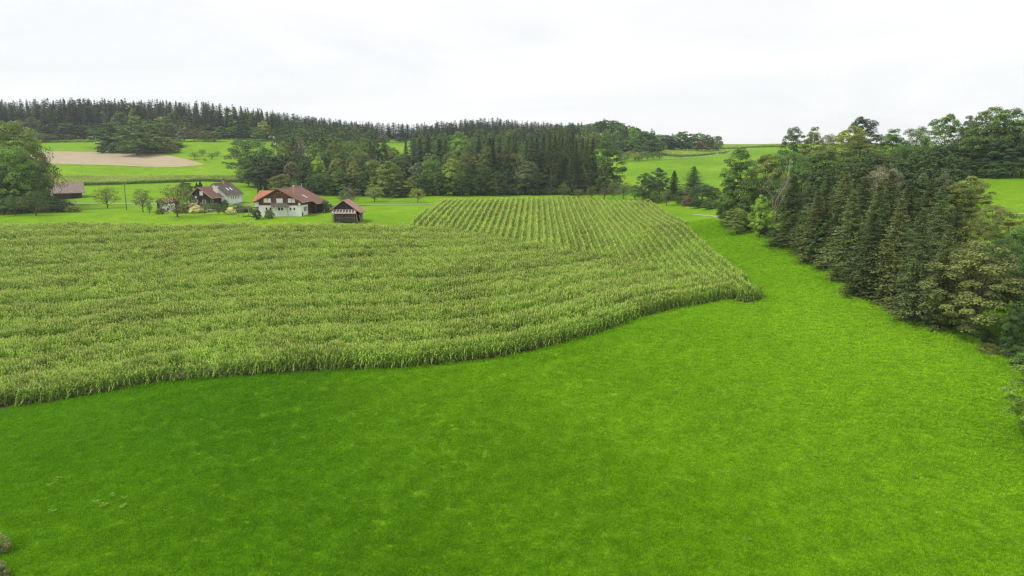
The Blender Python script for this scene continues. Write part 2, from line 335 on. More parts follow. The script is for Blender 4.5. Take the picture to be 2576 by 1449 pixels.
# ------------------------------------------------------------------ plant generators
def unit(v): return v / np.maximum(np.linalg.norm(v, axis=-1, keepdims=True), 1e-9)
def cards(pos, nrm, size, rg, aspect=1.5, droop=0.0):
    """irregular four-cornered leaf sprays at pos facing nrm"""
    n = len(pos); up = rg.normal(size=(n, 3)); up[:, 2] -= droop
    a = unit(np.cross(nrm, up)); b = unit(np.cross(nrm, a))
    s = (size * rg.uniform(.65, 1.35, n))[:, None]
    q = [(-.5, -.15), (.12, -.5), (.5, .12), (-.1, .5)]
    return np.stack([pos + s * (a * aspect * (x + rg.uniform(-.12, .12, (n, 1))) * .9 + b * (y + rg.uniform(-.12, .12, (n, 1)))) for x, y in q], 1)
def broad_proto(seed, H=20., Rr=6., base=.12, nc=64, per=190, leaf=.36, open_=0.0, top=0.0, trunk=.28, limbs=22, barkcol=None, lean=0.0, low=-.25):
    rg = np.random.default_rng(seed)
    zc, a = H * (base + 1) / 2, H * (1 - base) / 2
    k_ = np.arange(nc) + .5; zz_ = 1 - 1.86 * k_ / nc; th = k_ * 2.39996 + rg.uniform(0, 6)
    d = unit(np.stack([np.sqrt(1 - zz_ ** 2) * np.cos(th), np.sqrt(1 - zz_ ** 2) * np.sin(th), zz_], 1) + rg.normal(0, .13, (nc, 3)))
    ph = rg.uniform(0, 6.28, 4)
    az = np.arctan2(d[:, 1], d[:, 0])
    lob = 1 + .16 * np.sin(2 * az + ph[0]) + .13 * np.sin(3 * az + 4 * d[:, 2] + ph[1]) + .1 * np.sin(5 * d[:, 2] + ph[2])
    inner = rg.random(nc) < .22; rr = np.where(inner, rg.uniform(.25, .6, nc), rg.uniform(.68, .95, nc)) * lob
    prof = np.clip(1 - top * np.clip(d[:, 2], 0, 1) , .3, 1)          # narrower towards the top
    C = np.stack([d[:, 0] * Rr * rr * prof, d[:, 1] * Rr * rr * prof, zc + d[:, 2] * a * np.where(inner, .6, rg.uniform(.74, .94, nc)) * (1 + .06 * np.sin(3 * az + ph[3]))], 1)
    C[:, :2] *= (1 + .45 * np.clip(-d[:, 2], 0, 1))[:, None]                 # full skirts
    C[:, 0] += lean * (C[:, 2] / H)
    rc = Rr * rg.uniform(.15, .27, nc) * (110 / nc) ** .4
    dd = unit(rg.normal(size=(nc, per, 3))); fl = dd[..., 2] < -.35; dd[..., 2] = np.where(fl, -dd[..., 2], dd[..., 2])
    rad = rg.uniform(.35, 1.0, (nc, per)) ** .5
    keep = rg.random((nc, per)) > open_
    pos = C[:, None, :] + dd * (rc[:, None] * rad * rg.uniform(.85, 1.15, (nc, per)))[..., None] * np.array([1, 1, .85])
    outward = unit(pos - np.array([0, 0, zc * .8]))
    nrm = unit(dd * .7 + outward * .5 + rg.normal(size=dd.shape) * .55 + np.array([0, 0, .35]))
    ctint = rg.normal(0, .17, nc)
    tint = np.clip(.5 + ctint[:, None] + rg.normal(0, .16, (nc, per)), 0, 1)
    k = keep.ravel()
    V = cards(pos.reshape(-1, 3)[k], nrm.reshape(-1, 3)[k], leaf, rg)
    crown = card_mesh('crown', V, tint.ravel()[k], M['leaf'])
    mb = MB(); tr = trunk * H / 20
    pts = [(lean * (f ** 1.0) * f + .25 * math.sin(5 * f + ph[0]) * f, .25 * math.cos(4 * f + ph[1]) * f, f * H * .78) for f in (0, .03, .15, .35, .6, 1)]
    mb.tube(pts, [tr * 1.5, tr * 1.08, tr, tr * .75, tr * .45, .04], 7)
    for i in np.argsort(-rc)[:limbs]:
        c = C[i]; f = min(.85, max(.12, (c[2] / H) * rg.uniform(.45, .75)))
        s = Vector((lean * f * f + .25 * math.sin(5 * f + ph[0]) * f, .25 * math.cos(4 * f + ph[1]) * f, f * H * .78)); e = Vector(c)
        mid = s.lerp(e, .5) + Vector((0, 0, -.08 * (e - s).length)) + Vector(rg.normal(0, .25, 3))
        mb.tube([s, mid, e], [tr * .38, tr * .24, tr * .08], 5)
    tm = mb.mesh('trunk'); tm.materials.append(barkcol or M['bark'])
    return tm, crown, H, Rr
def spruce_proto(seed, H=22., Rr=3.6, levels=46, nb=8, nk=9, size=.42, low=.04, thin=0.0, power=.8):
    rg = np.random.default_rng(seed)
    fz = low + (1 - low) * (np.arange(levels) + rg.uniform(-.3, .3, levels)) / levels; fz = np.clip(fz, low, .995)
    az = rg.uniform(0, 6.283, (levels, nb))
    L = Rr * np.minimum(1, ((1 - fz[:, None]) * (1.25 + .3 * (power < 1)))) ** power * rg.uniform(.6, 1.16, (levels, nb)) + .1
    L *= np.where(fz < .12, .8, 1)[:, None]
    pa = rg.uniform(0, 6.28, 5)                                              # uneven outline: heavy and thin sides, broken tiers
    L *= 1 + .2 * np.sin(az + pa[0] + 2.5 * fz[:, None]) + .16 * np.sin(2 * az + pa[1] - 6 * fz[:, None]) + .15 * np.sin(17 * fz[:, None] + pa[2] + az) * rg.uniform(.3, 1, (levels, nb))
    s = (np.arange(nk) + .6) / nk
    S = np.clip(s[None, None, :] + rg.uniform(-.05, .05, (levels, nb, nk)), .05, 1.04)
    rr = L[..., None] * S
    droop = (.28 + .3 * (1 - fz))[:, None, None]
    zz = (fz * H)[:, None, None] - droop * rr + .16 * rr * S ** 2 + rg.normal(0, .1, S.shape)
    out = np.stack([np.cos(az)[..., None] * np.ones_like(S), np.sin(az)[..., None] * np.ones_like(S), np.zeros_like(S)], -1)
    pos = out * rr[..., None]; pos[..., 2] = zz
    side = np.stack([-out[..., 1], out[..., 0], out[..., 2]], -1)
    Vs, T = [], []
    for sg in (-1, 1, 0):
        p = pos + side * (sg * (.1 + .2 * (1 - S) * L[..., None]) )[..., None] * rg.uniform(.4, 1.5, S.shape)[..., None]
        w = size * rg.uniform(.7, 1.4, S.shape)[..., None] * (.35 + .75 * (1 - fz))[:, None, None, None]
        ax = unit(out * .75 + side * sg * .8 + np.array([0, 0, -.35 if sg else -.75]) + rg.normal(0, .16, out.shape))
        bx = unit(np.cross(ax, unit(np.array([0, 0, 1.]) + rg.normal(0, .45, out.shape))))
        q = np.stack([p - bx * w * .28, p + ax * w * .8 - bx * w * .1, p + ax * w * 1.15 + bx * w * .08, p + bx * w * .3], -2)
        k = (rg.random(S.shape) > (.45 if sg == 0 else .12 + thin))
        Vs.append(q[k]); T.append(np.clip(.5 + .25 * (S[k] - .5) + rg.normal(0, .17, k.sum()), 0, 1))
    crown = card_mesh('crown', np.concatenate(Vs), np.concatenate(T), M['needle'])
    mb = MB(); mb.tube([(0, 0, 0), (0, 0, H * .05), (0, 0, H * .5), (0, 0, H * .99)], [.34, .27, .16, .015], 7)
    tm = mb.mesh('trunk'); tm.materials.append(M['bark'])
    return tm, crown, H, Rr
def thuja_proto(seed, H=5., Rr=.7):
    rg = np.random.default_rng(seed); n = 2600
    f = rg.random(n) ** .8; a = rg.uniform(0, 6.283, n); r = Rr * (np.sin(np.clip(f * .93 + .12, 0, 1) * 3.14159) ** .55) * (1 + .1 * np.sin(5 * a + 9 * f)) * rg.uniform(.8, 1.04, n)
    pos = np.stack([np.cos(a) * r, np.sin(a) * r, .1 + f * (H - .1)], 1)
    nrm = unit(np.stack([np.cos(a), np.sin(a), .2 * np.ones(n)], 1) + rg.normal(0, .4, (n, 3)))
    crown = card_mesh('crown', cards(pos, nrm, .2, rg), np.clip(.5 + rg.normal(0, .2, n), 0, 1), M['needle'])
    mb = MB(); mb.tube([(0, 0, -.1), (0, 0, H * .9)], [.1, .02], 6); tm = mb.mesh('trunk'); tm.materials.append(M['bark'])
    return tm, crown, H, Rr
def bare_proto(seed, H=18., spread=.62, depth=4, leaf=0, mat='barepale'):
    rg = random.Random(seed); mb = MB(); tips = []
    def grow(p, d, ln, r, lv):
        mid = p + d * ln * .5 + Vector((rg.gauss(0, .06), rg.gauss(0, .06), rg.gauss(0, .04))) * ln
        e = p + d * ln + Vector((rg.gauss(0, .08), rg.gauss(0, .08), .05)) * ln
        mb.tube([p, mid, e], [r, r * .82, r * .6], 6 if lv < 2 else 4)
        if lv == depth: tips.append(e); return
        for i in range(3 if lv else 4):
            f = rg.uniform(.5, 1.0) if i else 1.0
            q = p.lerp(e, f)
            nd = (d + Vector((rg.gauss(0, spread), rg.gauss(0, spread), rg.uniform(-.05, .5)))).normalized()
            grow(q, nd, ln * rg.uniform(.5, .74), r * .55 * (1.15 if i == 0 else .9), lv + 1)
    grow(Vector((0, 0, -.2)), Vector((rg.gauss(0, .04), rg.gauss(0, .04), 1)).normalized(), H * .42, H * .0115, 0)
    zmax = max(v[2] for v in mb.v); k = H / zmax; mb.v = [(x * k, y * k, z * k) for x, y, z in mb.v]
    tm = mb.mesh('trunk'); tm.materials.append(M[mat])
    rr = max(abs(v[0]) for v in mb.v)
    crown = None
    if leaf:
        nr = np.random.default_rng(seed); T = np.array([tuple(t * k) for t in tips]); T = np.repeat(T, leaf, 0)
        pos = T + nr.normal(0, .32, T.shape); crown = card_mesh('crown', cards(pos, unit(nr.normal(size=T.shape)), .24, nr), np.clip(.5 + nr.normal(0, .2, len(T)), 0, 1), M['leaf'])
    return tm, crown, H, rr

# ------------------------------------------------------------------ the ground sheet
def seq(*segs):
    out = []
    for a, b, st in segs: out += list(np.arange(a, b, st))
    return np.array(out + [segs[-1][1]])
gx = seq((-1200, -400, 50), (-400, -200, 6), (-200, 200, 2.5), (200, 400, 6), (400, 1200, 50))
gy = seq((-140, 20, 10), (20, 320, 2.0), (320, 800, 5), (800, 1400, 30))
GX, GY = np.meshgrid(gx, gy)
def micro(x, y):
    near = np.clip((170 - y) / 60, 0, 1)
    return near * (.018 * np.sin(x * .8 + 1.3 * np.sin(y * .37)) * np.sin(y * .7 + 2 * np.sin(x * .21)) + .09 * np.sin(x * .23 + 2) * np.sin(y * .19 + x * .11))
def gh(x, y): return hgt(x, y) + micro(np.asarray(x, float), np.asarray(y, float))
def grid_mesh(name, X, Y, Zz, mat, uv=False):
    h, w = X.shape; me = bpy.data.meshes.new(name)
    v = np.stack([X, Y, Zz], -1).reshape(-1, 3)
    i = (np.arange(h - 1)[:, None] * w + np.arange(w - 1)[None, :]).ravel()
    f = np.stack([i, i + 1, i + w + 1, i + w], 1).astype(np.int32)
    me.vertices.add(len(v)); me.vertices.foreach_set('co', v.astype(np.float32).ravel())
    me.loops.add(f.size); me.loops.foreach_set('vertex_index', f.ravel())
    me.polygons.add(len(f)); me.polygons.foreach_set('loop_start', (np.arange(len(f)) * 4).astype(np.int32)); me.polygons.foreach_set('loop_total', np.full(len(f), 4, np.int32))
    me.polygons.foreach_set('use_smooth', np.ones(len(f), bool)); me.materials.append(mat); me.update(); me.validate()
    return me
tag(link('ground', grid_mesh('ground', GX, GY, gh(GX, GY), M['meadow'])), 'bright green meadow rolling over the valley and the hills', kind='structure')

def poly_at(pts, n):
    pts = np.array(pts, float); d = np.concatenate([[0], np.cumsum(np.linalg.norm(np.diff(pts, axis=0), axis=1))])
    t = np.linspace(0, d[-1], n); return np.stack([np.interp(t, d, pts[:, 0]), np.interp(t, d, pts[:, 1])], 1)
def between(name, lo, hi, mat, nu, nv, dz=.06, label=None):
    a, b = poly_at(lo, nu), poly_at(hi, nu); t = np.linspace(0, 1, nv)[:, None, None]
    G = a[None] * (1 - t) + b[None] * t
    o = link(name, grid_mesh(name, G[..., 0], G[..., 1], gh(G[..., 0], G[..., 1]) + dz, mat))
    return tag(o, label, kind='structure')
def ribbon(name, pts, width, mat, dz=.07, label=None, n=120):
    c = poly_at(pts, n); d = np.gradient(c, axis=0); d /= np.linalg.norm(d, axis=1, keepdims=True); nrm = np.stack([-d[:, 1], d[:, 0]], 1)
    s = np.linspace(-.5, .5, 5)[:, None, None]; G = c[None] + nrm[None] * s * width
    o = link(name, grid_mesh(name, G[..., 0], G[..., 1], gh(G[..., 0], G[..., 1]) + dz, mat))
    return tag(o, label, kind='structure')
H = lambda pts, dz=0.0, ymin=25: [hit(px, py, dz, ymin) for px, py in pts]

br_lo = H([(60,411),(160,414),(250,416),(330,419),(397,421.5),(450,420),(513,415.5)], 0, 310); br_hi = H([(60,381),(160,382),(250,384),(372,386),(420,391),(470,402),(513,414)], 0, 310)
between('stubble_field', br_lo, br_hi, M['stub'], 120, 40, label='pale brown stubble field on the slope behind the farm')
ribbon('farm_road', [(-260, 262), (-205, 254), (-160, 248), (-120, 244), (-80, 242), (-35, 240), (-10, 241)], 2.3, M['gravel'], .09, 'pale gravel road passing behind the farm houses', 200)
ribbon('side_road', H([(1742,540.2),(1760,541.5),(1790,544),(1815,546)]), .9, M['gravel'], .08, 'short stretch of pale road curving into the right wood')
ribbon('field_track', H([(1660,402.5),(1710,398),(1760,395.5),(1800,390),(1835,384.5),(1862,379.5),(1900,374)], 0, 330), 1.7, M['gravel'], .12, 'narrow pale track climbing the far hill beside corn')
tag(ribbon('upper_path', H([(2500,538),(2545,538),(2600,539)], 0, 100), 1.2, M['gravel'], .1), 'short pale path showing behind the right wood')

# ------------------------------------------------------------------ instancing of uncountable stuff (corn, grass)
def instancer(name, pts, rot, scl, var, protos, label):
    me = bpy.data.meshes.new(name); me.vertices.add(len(pts)); me.vertices.foreach_set('co', np.asarray(pts, np.float32).ravel())
    for nm, arr in (('rot', rot), ('scl', scl)):
        a = me.attributes.new(nm, 'FLOAT_VECTOR', 'POINT'); a.data.foreach_set('vector', np.asarray(arr, np.float32).ravel())
    a = me.attributes.new('var', 'INT', 'POINT'); a.data.foreach_set('value', np.asarray(var, np.int32)); me.update()
    o = link(name, me); tag(o, label, kind='stuff')
    ng = bpy.data.node_groups.new(name, 'GeometryNodeTree')
    ng.interface.new_socket('Geometry', in_out='INPUT', socket_type='NodeSocketGeometry'); ng.interface.new_socket('Geometry', in_out='OUTPUT', socket_type='NodeSocketGeometry')
    n, l = ng.nodes, ng.links
    gi, go = n.new('NodeGroupInput'), n.new('NodeGroupOutput'); iop = n.new('GeometryNodeInstanceOnPoints'); iop.inputs['Pick Instance'].default_value = True
    jn = n.new('GeometryNodeJoinGeometry')
    for p in reversed(protos):
        oi = n.new('GeometryNodeObjectInfo'); oi.inputs['Object'].default_value = p; oi.inputs['As Instance'].default_value = False
        gti = n.new('GeometryNodeGeometryToInstance'); l.new(oi.outputs['Geometry'], gti.inputs[0]); l.new(gti.outputs[0], jn.inputs[0])
    def attr(nm, dt):
        x = n.new('GeometryNodeInputNamedAttribute'); x.data_type = dt; x.inputs['Name'].default_value = nm; return x.outputs['Attribute']
    e2r = n.new('FunctionNodeEulerToRotation'); l.new(attr('rot', 'FLOAT_VECTOR'), e2r.inputs[0])
    l.new(gi.outputs[0], iop.inputs['Points']); l.new(jn.outputs[0], iop.inputs['Instance']); l.new(attr('var', 'INT'), iop.inputs['Instance Index'])
    l.new(e2r.outputs[0], iop.inputs['Rotation']); l.new(attr('scl', 'FLOAT_VECTOR'), iop.inputs['Scale']); l.new(iop.outputs[0], go.inputs[0])
    md = o.modifiers.new('scatter', 'NODES'); md.node_group = ng
    return o
def snoise(x, y, sc, seed):
    rg = np.random.default_rng(seed); s = np.zeros_like(x)
    for i in range(7):
        a = rg.uniform(0, 6.283); k = sc * rg.uniform(.6, 1.9); s += np.sin((x * math.cos(a) + y * math.sin(a)) * k + rg.uniform(0, 6.283))
    return s / 7 ** .5
def inside(poly, x, y):
    poly = np.asarray(poly); c = np.zeros(x.shape, bool); j = len(poly) - 1
    for i in range(len(poly)):
        (xi, yi), (xj, yj) = poly[i], poly[j]
        c ^= ((yi > y) != (yj > y)) & (x < (xj - xi) * (y - yi) / (yj - yi + 1e-12) + xi); j = i
    return c
def seen(x, y, m=.14):
    return (np.abs(x) / np.maximum(y, 1) < CX / F + m)

# corn plants: stalk, arching leaves, tassel; several plants stand along a short length of row
def corn_plant_faces(rg, x0, y0, h, rowdir=0.0):
    Q, T, Mi = [], [], []
    lean = rg.normal(0, .05, 2)
    def st(z): return np.array([x0 + lean[0] * z, y0 + lean[1] * z, z])
    w = .016
    for ang in (0, 1.57):
        dx = np.array([math.cos(ang), math.sin(ang), 0]) * w
        Q.append([st(0) - dx, st(0) + dx, st(h * .93) + dx * .6, st(h * .93) - dx * .6]); T.append(.45); Mi.append(1 if rg.random() < .4 else 0)
    nl = int(rg.integers(9, 12)); a0 = rg.uniform(0, 3.14)
    for i in range(nl):
        z = h * (.12 + .8 * i / nl); az = a0 + (i % 2) * 3.1416 + rg.normal(0, .45); L = rg.uniform(.5, .85) * (1 - .35 * abs(i / nl - .5)); up = rg.uniform(.35, .95) + (.35 if i > nl * .7 else 0)
        d = np.array([math.cos(az), math.sin(az), 0]); sd = np.array([-d[1], d[0], 0])
        p = [st(z), st(z) + d * L * .38 + np.array([0, 0, L * .42 * up]), st(z) + d * L * .78 + np.array([0, 0, L * (.5 * up - .12)]), st(z) + d * L * 1.05 + np.array([0, 0, L * (.5 * up - .55 - .2 * rg.random())])]
        ww = np.array([.035, .052, .042, .006]) * rg.uniform(.85, 1.25)
        dry = i < nl * .3 and rg.random() < .55
        for k in range(3):
            Q.append([p[k] - sd * ww[k], p[k] + sd * ww[k], p[k + 1] + sd * ww[k + 1], p[k + 1] - sd * ww[k + 1]]); T.append(np.clip(rg.normal(.5, .2), 0, 1)); Mi.append(1 if dry else 0)
    top = st(h * .9)
    for i in range(6):
        az = rg.uniform(0, 6.28); o = rg.uniform(.02, .16) if i else 0; e = top + np.array([math.cos(az) * o, math.sin(az) * o, rg.uniform(.26, .4)]); sd = np.array([-math.sin(az), math.cos(az), 0]) * .012
        Q.append([top - sd * .6, top + sd * .6, e + sd, e - sd]); T.append(np.clip(rg.normal(.5, .2), 0, 1)); Mi.append(2)
    return Q, T, Mi
CM = [M['corn_leaf'], M['corn_dry'], M['tassel']]
def corn_mesh(seed, n, length):
    rg = np.random.default_rng(seed); Q, T, Mi = [], [], []
    for i in range(n):
        q, t, m_ = corn_plant_faces(rg, (i + .5) / n * length - length / 2 + rg.normal(0, .03), rg.normal(0, .035), rg.uniform(1.95, 2.3)); Q += q; T += t; Mi += m_
    return card_mesh('corn_plant', np.array(Q), T, None, midx=Mi, mats=CM)
corn_protos = [bpy.data.objects.new('corn_source', corn_mesh(100 + i, 4, .85)) for i in range(6)]

front = H([(-200,1072),(0,1032),(250,990),(400,966),(600,946),(850,932),(1050,921),(1200,905),(1288,892),(1400,867),(1500,837),(1600,803),(1700,776),(1800,759),(1922,750)])
bound = H([(1030,563),(1150,577),(1300,603),(1450,630),(1600,657),(1750,692),(1880,733)], 2.1)
rear = H([(-200,560),(0,560),(300,560),(600,561),(850,563)], 2.1)
FR = poly_at(front, 160)
polyB = np.array(list(FR) + list(reversed(bound)) + list(reversed(rear)))
polyA = np.array(bound + [FR[-1]] + H([(1905,722),(1870,688),(1830,650),(1790,615),(1750,582),(1700,545),(1640,508)], 2.1) + H([(1500,500.5),(1400,498),(1250,499),(1110,503)], 2.1, 150) + H([(1065,532)], 2.1))
cornP, cornR = [], []
def add_row(xs, ys):
    d = np.concatenate([[0], np.cumsum(np.hypot(np.diff(xs), np.diff(ys)))]); t = np.arange(.4, d[-1], .8)
    x, y = np.interp(t, d, xs), np.interp(t, d, ys); a = np.arctan2(np.interp(t + .4, d, ys) - np.interp(t - .4, d, ys), np.interp(t + .4, d, xs) - np.interp(t - .4, d, xs))
    return x, y, a
fx = np.linspace(FR[0, 0] - 110, FR[-1, 0], 360); fy = np.interp(fx, FR[:, 0], FR[:, 1])
fy = np.where(fx < FR[0, 0], FR[0, 1] + (fx - FR[0, 0]) * .16, fy)
cornH, cornK = [], []
for k in range(1, 165):
    x, y, a = add_row(fx, fy + .75 * k * 1.06); m = inside(polyB, x, y) & seen(x, y); x, y, a = x[m], y[m], a[m]
    # long wavy bands of taller and shorter growth follow the rows, with thin spots
    kk = np.full(len(x), float(k)); ph_k = kk * .6 + 1.5 * np.sin(x * .028 + 1) + .5 * np.sin(x * .06 + 2); band = np.sin(ph_k) + .5 * np.sin(kk * .23 + 1.1 * np.sin(x * .03 + 2.0))
    spot = snoise(x * .5, kk * .9, .33, 5)
    trough = np.exp(-((np.sin(ph_k) + 1) / .16) ** 2) * np.clip(.7 + .5 * spot, 0, 1)
    keep = (rng.random(len(x)) > .08) & (rng.random(len(x)) > .6 * trough) & ~((spot < -1.75) & (rng.random(len(x)) < .7))
    cornP.append(np.stack([x, y], 1)[keep]); cornR.append(a[keep]); cornH.append((1.02 + .06 * band + .04 * spot - .42 * trough)[keep]); cornK.append(np.full(keep.sum(), 1.0))
ca, sa = math.cos(R(88)), math.sin(R(88))
for k in range(-100, 180):
    t = np.arange(60, 260, .8) + random.uniform(0, .8); t = t + rng.normal(0, .14, len(t)); ox = k * .55
    x, y = ox + ca * t, sa * t; m = inside(polyA, x, y) & seen(x, y); x, y = x[m], y[m]; m = rng.random(len(x)) > (.02 if k % 3 == 0 else .16)
    if k % 3 == 1: m &= rng.random(len(x)) > .45
    cornP.append(np.stack([x, y], 1)[m]); cornR.append(np.full(m.sum(), R(88))); cornH.append(np.full(m.sum(), 1.12 if k % 3 == 0 else .78)); cornK.append(np.full(m.sum(), 1.3 if k % 3 == 0 else .9))
cp = np.concatenate(cornP); cr = np.concatenate(cornR); hb = np.concatenate(cornH); wk = np.concatenate(cornK)
n = len(cp); jit = rng.normal(0, .07, n)
cp = cp + np.stack([-np.sin(cr) * jit, np.cos(cr) * jit], 1)
cz = gh(cp[:, 0], cp[:, 1]) - .03
hs = np.clip(hb + rng.normal(0, 1, n) * np.where(np.abs(cr - R(88)) < 1e-6, .045, .09), .5, 1.35)
rot = np.stack([rng.normal(0, .03, n), rng.normal(0, .03, n), cr + np.where(rng.random(n) < .5, 0, np.pi)], 1)
scl = np.stack([np.ones(n), wk, hs], 1)
instancer('corn_crop', np.stack([cp[:, 0], cp[:, 1], cz], 1), rot, scl, rng.integers(0, 6, n), corn_protos, 'tall green corn crop with pale tassels filling the big field')
print('corn', n)
soil_lo = FR + np.array([0, -.35])
between('corn_field_soil', soil_lo, poly_at(rear + bound[:-1] + [FR[-1] + np.array([-.2, .2])], 160), M['soil'], 160, 60, .05, 'dark soil under the near corn')
lA = bound + [FR[-1]]
between('corn_field_soil', lA, list(reversed([np.array(p) for p in polyA[len(bound) + 1:]])), M['soil'], 60, 60, .08, 'dark soil under the far corn rows')
# the front row stands as single plants
one = [corn_mesh(300 + i, 1, .1) for i in range(8)]
fd = np.concatenate([[0], np.cumsum(np.linalg.norm(np.diff(FR, axis=0), axis=1))])
i0 = np.argmin(np.abs(FR[:, 0] / FR[:, 1] + .73)); t = fd[i0] + np.arange(300) * .235
for i, tt in enumerate(t):
    x, y = np.interp(tt, fd, FR[:, 0]) + rng.normal(0, .05), np.interp(tt, fd, FR[:, 1]) + rng.normal(0, .08)
    o = link('corn_plant', one[i % 8], None, None, (x, y, gh(x, y)[0] - .03), rng.uniform(0, 6.28)); o.scale = (1.15, 1.15, rng.uniform(.78, 1.02))
    tag(o, 'single corn plant in the front row along the mown meadow edge', 'corn', 'corn plants along the meadow edge')
t2 = np.arange(t[-1] + .3, fd[-1], .8)
x2, y2 = np.interp(t2, fd, FR[:, 0]), np.interp(t2, fd, FR[:, 1]); a2 = np.arctan2(np.gradient(y2), np.gradient(x2))
instancer('corn_edge', np.stack([x2, y2, gh(x2, y2) - .03], 1), np.stack([0 * x2, 0 * x2, a2], 1), np.stack([1 + 0 * x2, 1 + 0 * x2, rng.uniform(.75, 1, len(x2))], 1), rng.integers(0, 6, len(x2)), corn_protos, 'corn along the meadow edge towards the field corner')

# the far corn strips
def far_corn(name, lo, hi, label, ymin, step=1.1, ang=None, hsc=.72):
    a, b = H(lo, 0, ymin), H(hi, 2.1, ymin); poly = np.array(a + list(reversed(b)))
    x0, y0 = poly.min(0); x1, y1 = poly.max(0); X, Y = np.meshgrid(np.arange(x0, x1, .85), np.arange(y0, y1, step)); X, Y = X.ravel() + rng.normal(0, .1, X.size), Y.ravel() + rng.normal(0, .12, X.size)
    m = inside(poly, X, Y); X, Y = X[m], Y[m]; k = len(X)
    instancer(name, np.stack([X, Y, gh(X, Y) - .05], 1), np.stack([0 * X, 0 * X, rng.normal(0, .2, k)], 1), np.stack([1 + 0 * X, 1.5 + 0 * X, hsc * rng.uniform(.9, 1.1, k)], 1), rng.integers(0, 6, k), corn_protos, label)
    print(name, k)
far_corn('corn_crop', [(90,470),(198,467.5),(258,467),(407,461),(511,457),(600,460),(640,461)], [(90,437),(200,437),(400,437),(520,437),(606,438),(650,440)], 'strip of pale corn on the slope behind the farm', 250)
far_corn('corn_crop', [(100,357),(240,356)], [(100,351),(240,350)], 'thin corn strip below the far hill wood', 400, 1.6)
far_corn('corn_crop', [(1645,389),(1710,395),(1760,393),(1834,381.5)], [(1645,380),(1710,377),(1822,379.5)], 'corn strip beside the track on the far right hill', 400, 1.5)
far_corn('corn_crop', [(1750,371.5),(1860,369.5),(1985,367)], [(1750,369),(1860,367),(1985,364.5)], 'thin corn strip along the crest of the right hill', 500, 2.0)

# ------------------------------------------------------------------ grass of the near meadow
def grass_patch(seed, nb=330, rad=.8):
    rg = np.random.default_rng(seed); a = rg.uniform(0, 6.283, nb); r = rad * np.sqrt(rg.random(nb))
    p = np.stack([np.cos(a) * r, np.sin(a) * r, np.full(nb, -.02)], 1)
    cl = np.sin(p[:, 0] * 7 + seed + 2 * np.sin(3 * p[:, 1])) * np.sin(p[:, 1] * 6 + 2 * seed + 2 * np.sin(4 * p[:, 0]))
    h = np.clip(.085 + .06 * cl + rg.normal(0, .018, nb), .025, .2); az = rg.uniform(0, 6.283, nb); ln = rg.uniform(.3, 1.1, nb)
    d = np.stack([np.cos(az), np.sin(az), 0 * az], 1); s = np.stack([-d[:, 1], d[:, 0], 0 * az], 1) * rg.uniform(.009, .019, nb)[:, None]
    tip = p + d * (h * ln)[:, None]; tip[:, 2] += h
    mid = p + d * (h * ln * .35)[:, None]; mid[:, 2] += h * .68
    V = np.stack([p - s, p + s, mid + s * .9, tip, mid - s * .9], 1)
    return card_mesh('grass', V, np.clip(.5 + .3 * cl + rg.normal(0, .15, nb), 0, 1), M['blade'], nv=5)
gp = [bpy.data.objects.new('grass_source', grass_patch(40 + i)) for i in range(6)]
X, Y = np.meshgrid(np.arange(-130, 130, .7), np.arange(34, 190, .7)); X, Y = X.ravel() + rng.uniform(-.3, .3, X.size), Y.ravel() + rng.uniform(-.3, .3, X.size)
m = seen(X, Y, .2) & ~inside(polyB, X, Y) & ~inside(polyA, X, Y)
edge = H([(2700,1060),(2576,975),(2530,930),(2400,855),(2300,795),(2200,738),(2100,683),(2000,632),(1900,595),(1820,570)])
edge = np.array(edge); inw = np.interp(Y, edge[::1, 1], edge[:, 0])
m &= (X < inw + 2.5) & ~((X < 40) & (Y > 140))
X, Y = X[m], Y[m]; k = len(X); zs = np.clip(1 + .25 * snoise(X, Y * .6, 1.9, 9) + .25 * snoise(X, Y * .7, 4.0, 19) + .12 * snoise(X, Y, .2, 10), .6, 2.0)
# a worn wheel rut crosses the meadow: the grass is pressed flat along it
RUT = np.array(H([(1235,950),(1190,985),(1150,1022),(1112,1060),(1075,1105),(1030,1150),(995,1190),(975,1250),(962,1310),(945,1380),(930,1449)]))
rutd = np.min(np.hypot(X[:, None] - poly_at(RUT, 120)[None, :, 0], Y[:, None] - poly_at(RUT, 120)[None, :, 1]), 1)
frd = np.min(np.hypot(X[:, None] - FR[None, :, 0], Y[:, None] - FR[None, :, 1]), 1); edd = np.interp(Y, edge[:, 1], edge[:, 0]) - X
zs = np.where((frd < .75) | (edd < .9), zs * rng.uniform(1.4, 2.6, k), zs)      # uncut margin along the crop and the wood
rl = np.stack([rng.normal(0, .06, k), rng.normal(0, .06, k), rng.uniform(0, 6.283, k)], 1)
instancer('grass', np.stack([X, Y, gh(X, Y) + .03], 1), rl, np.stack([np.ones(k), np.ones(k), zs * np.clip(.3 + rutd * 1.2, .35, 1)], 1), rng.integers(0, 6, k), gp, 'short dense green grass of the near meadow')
print('grass', k)

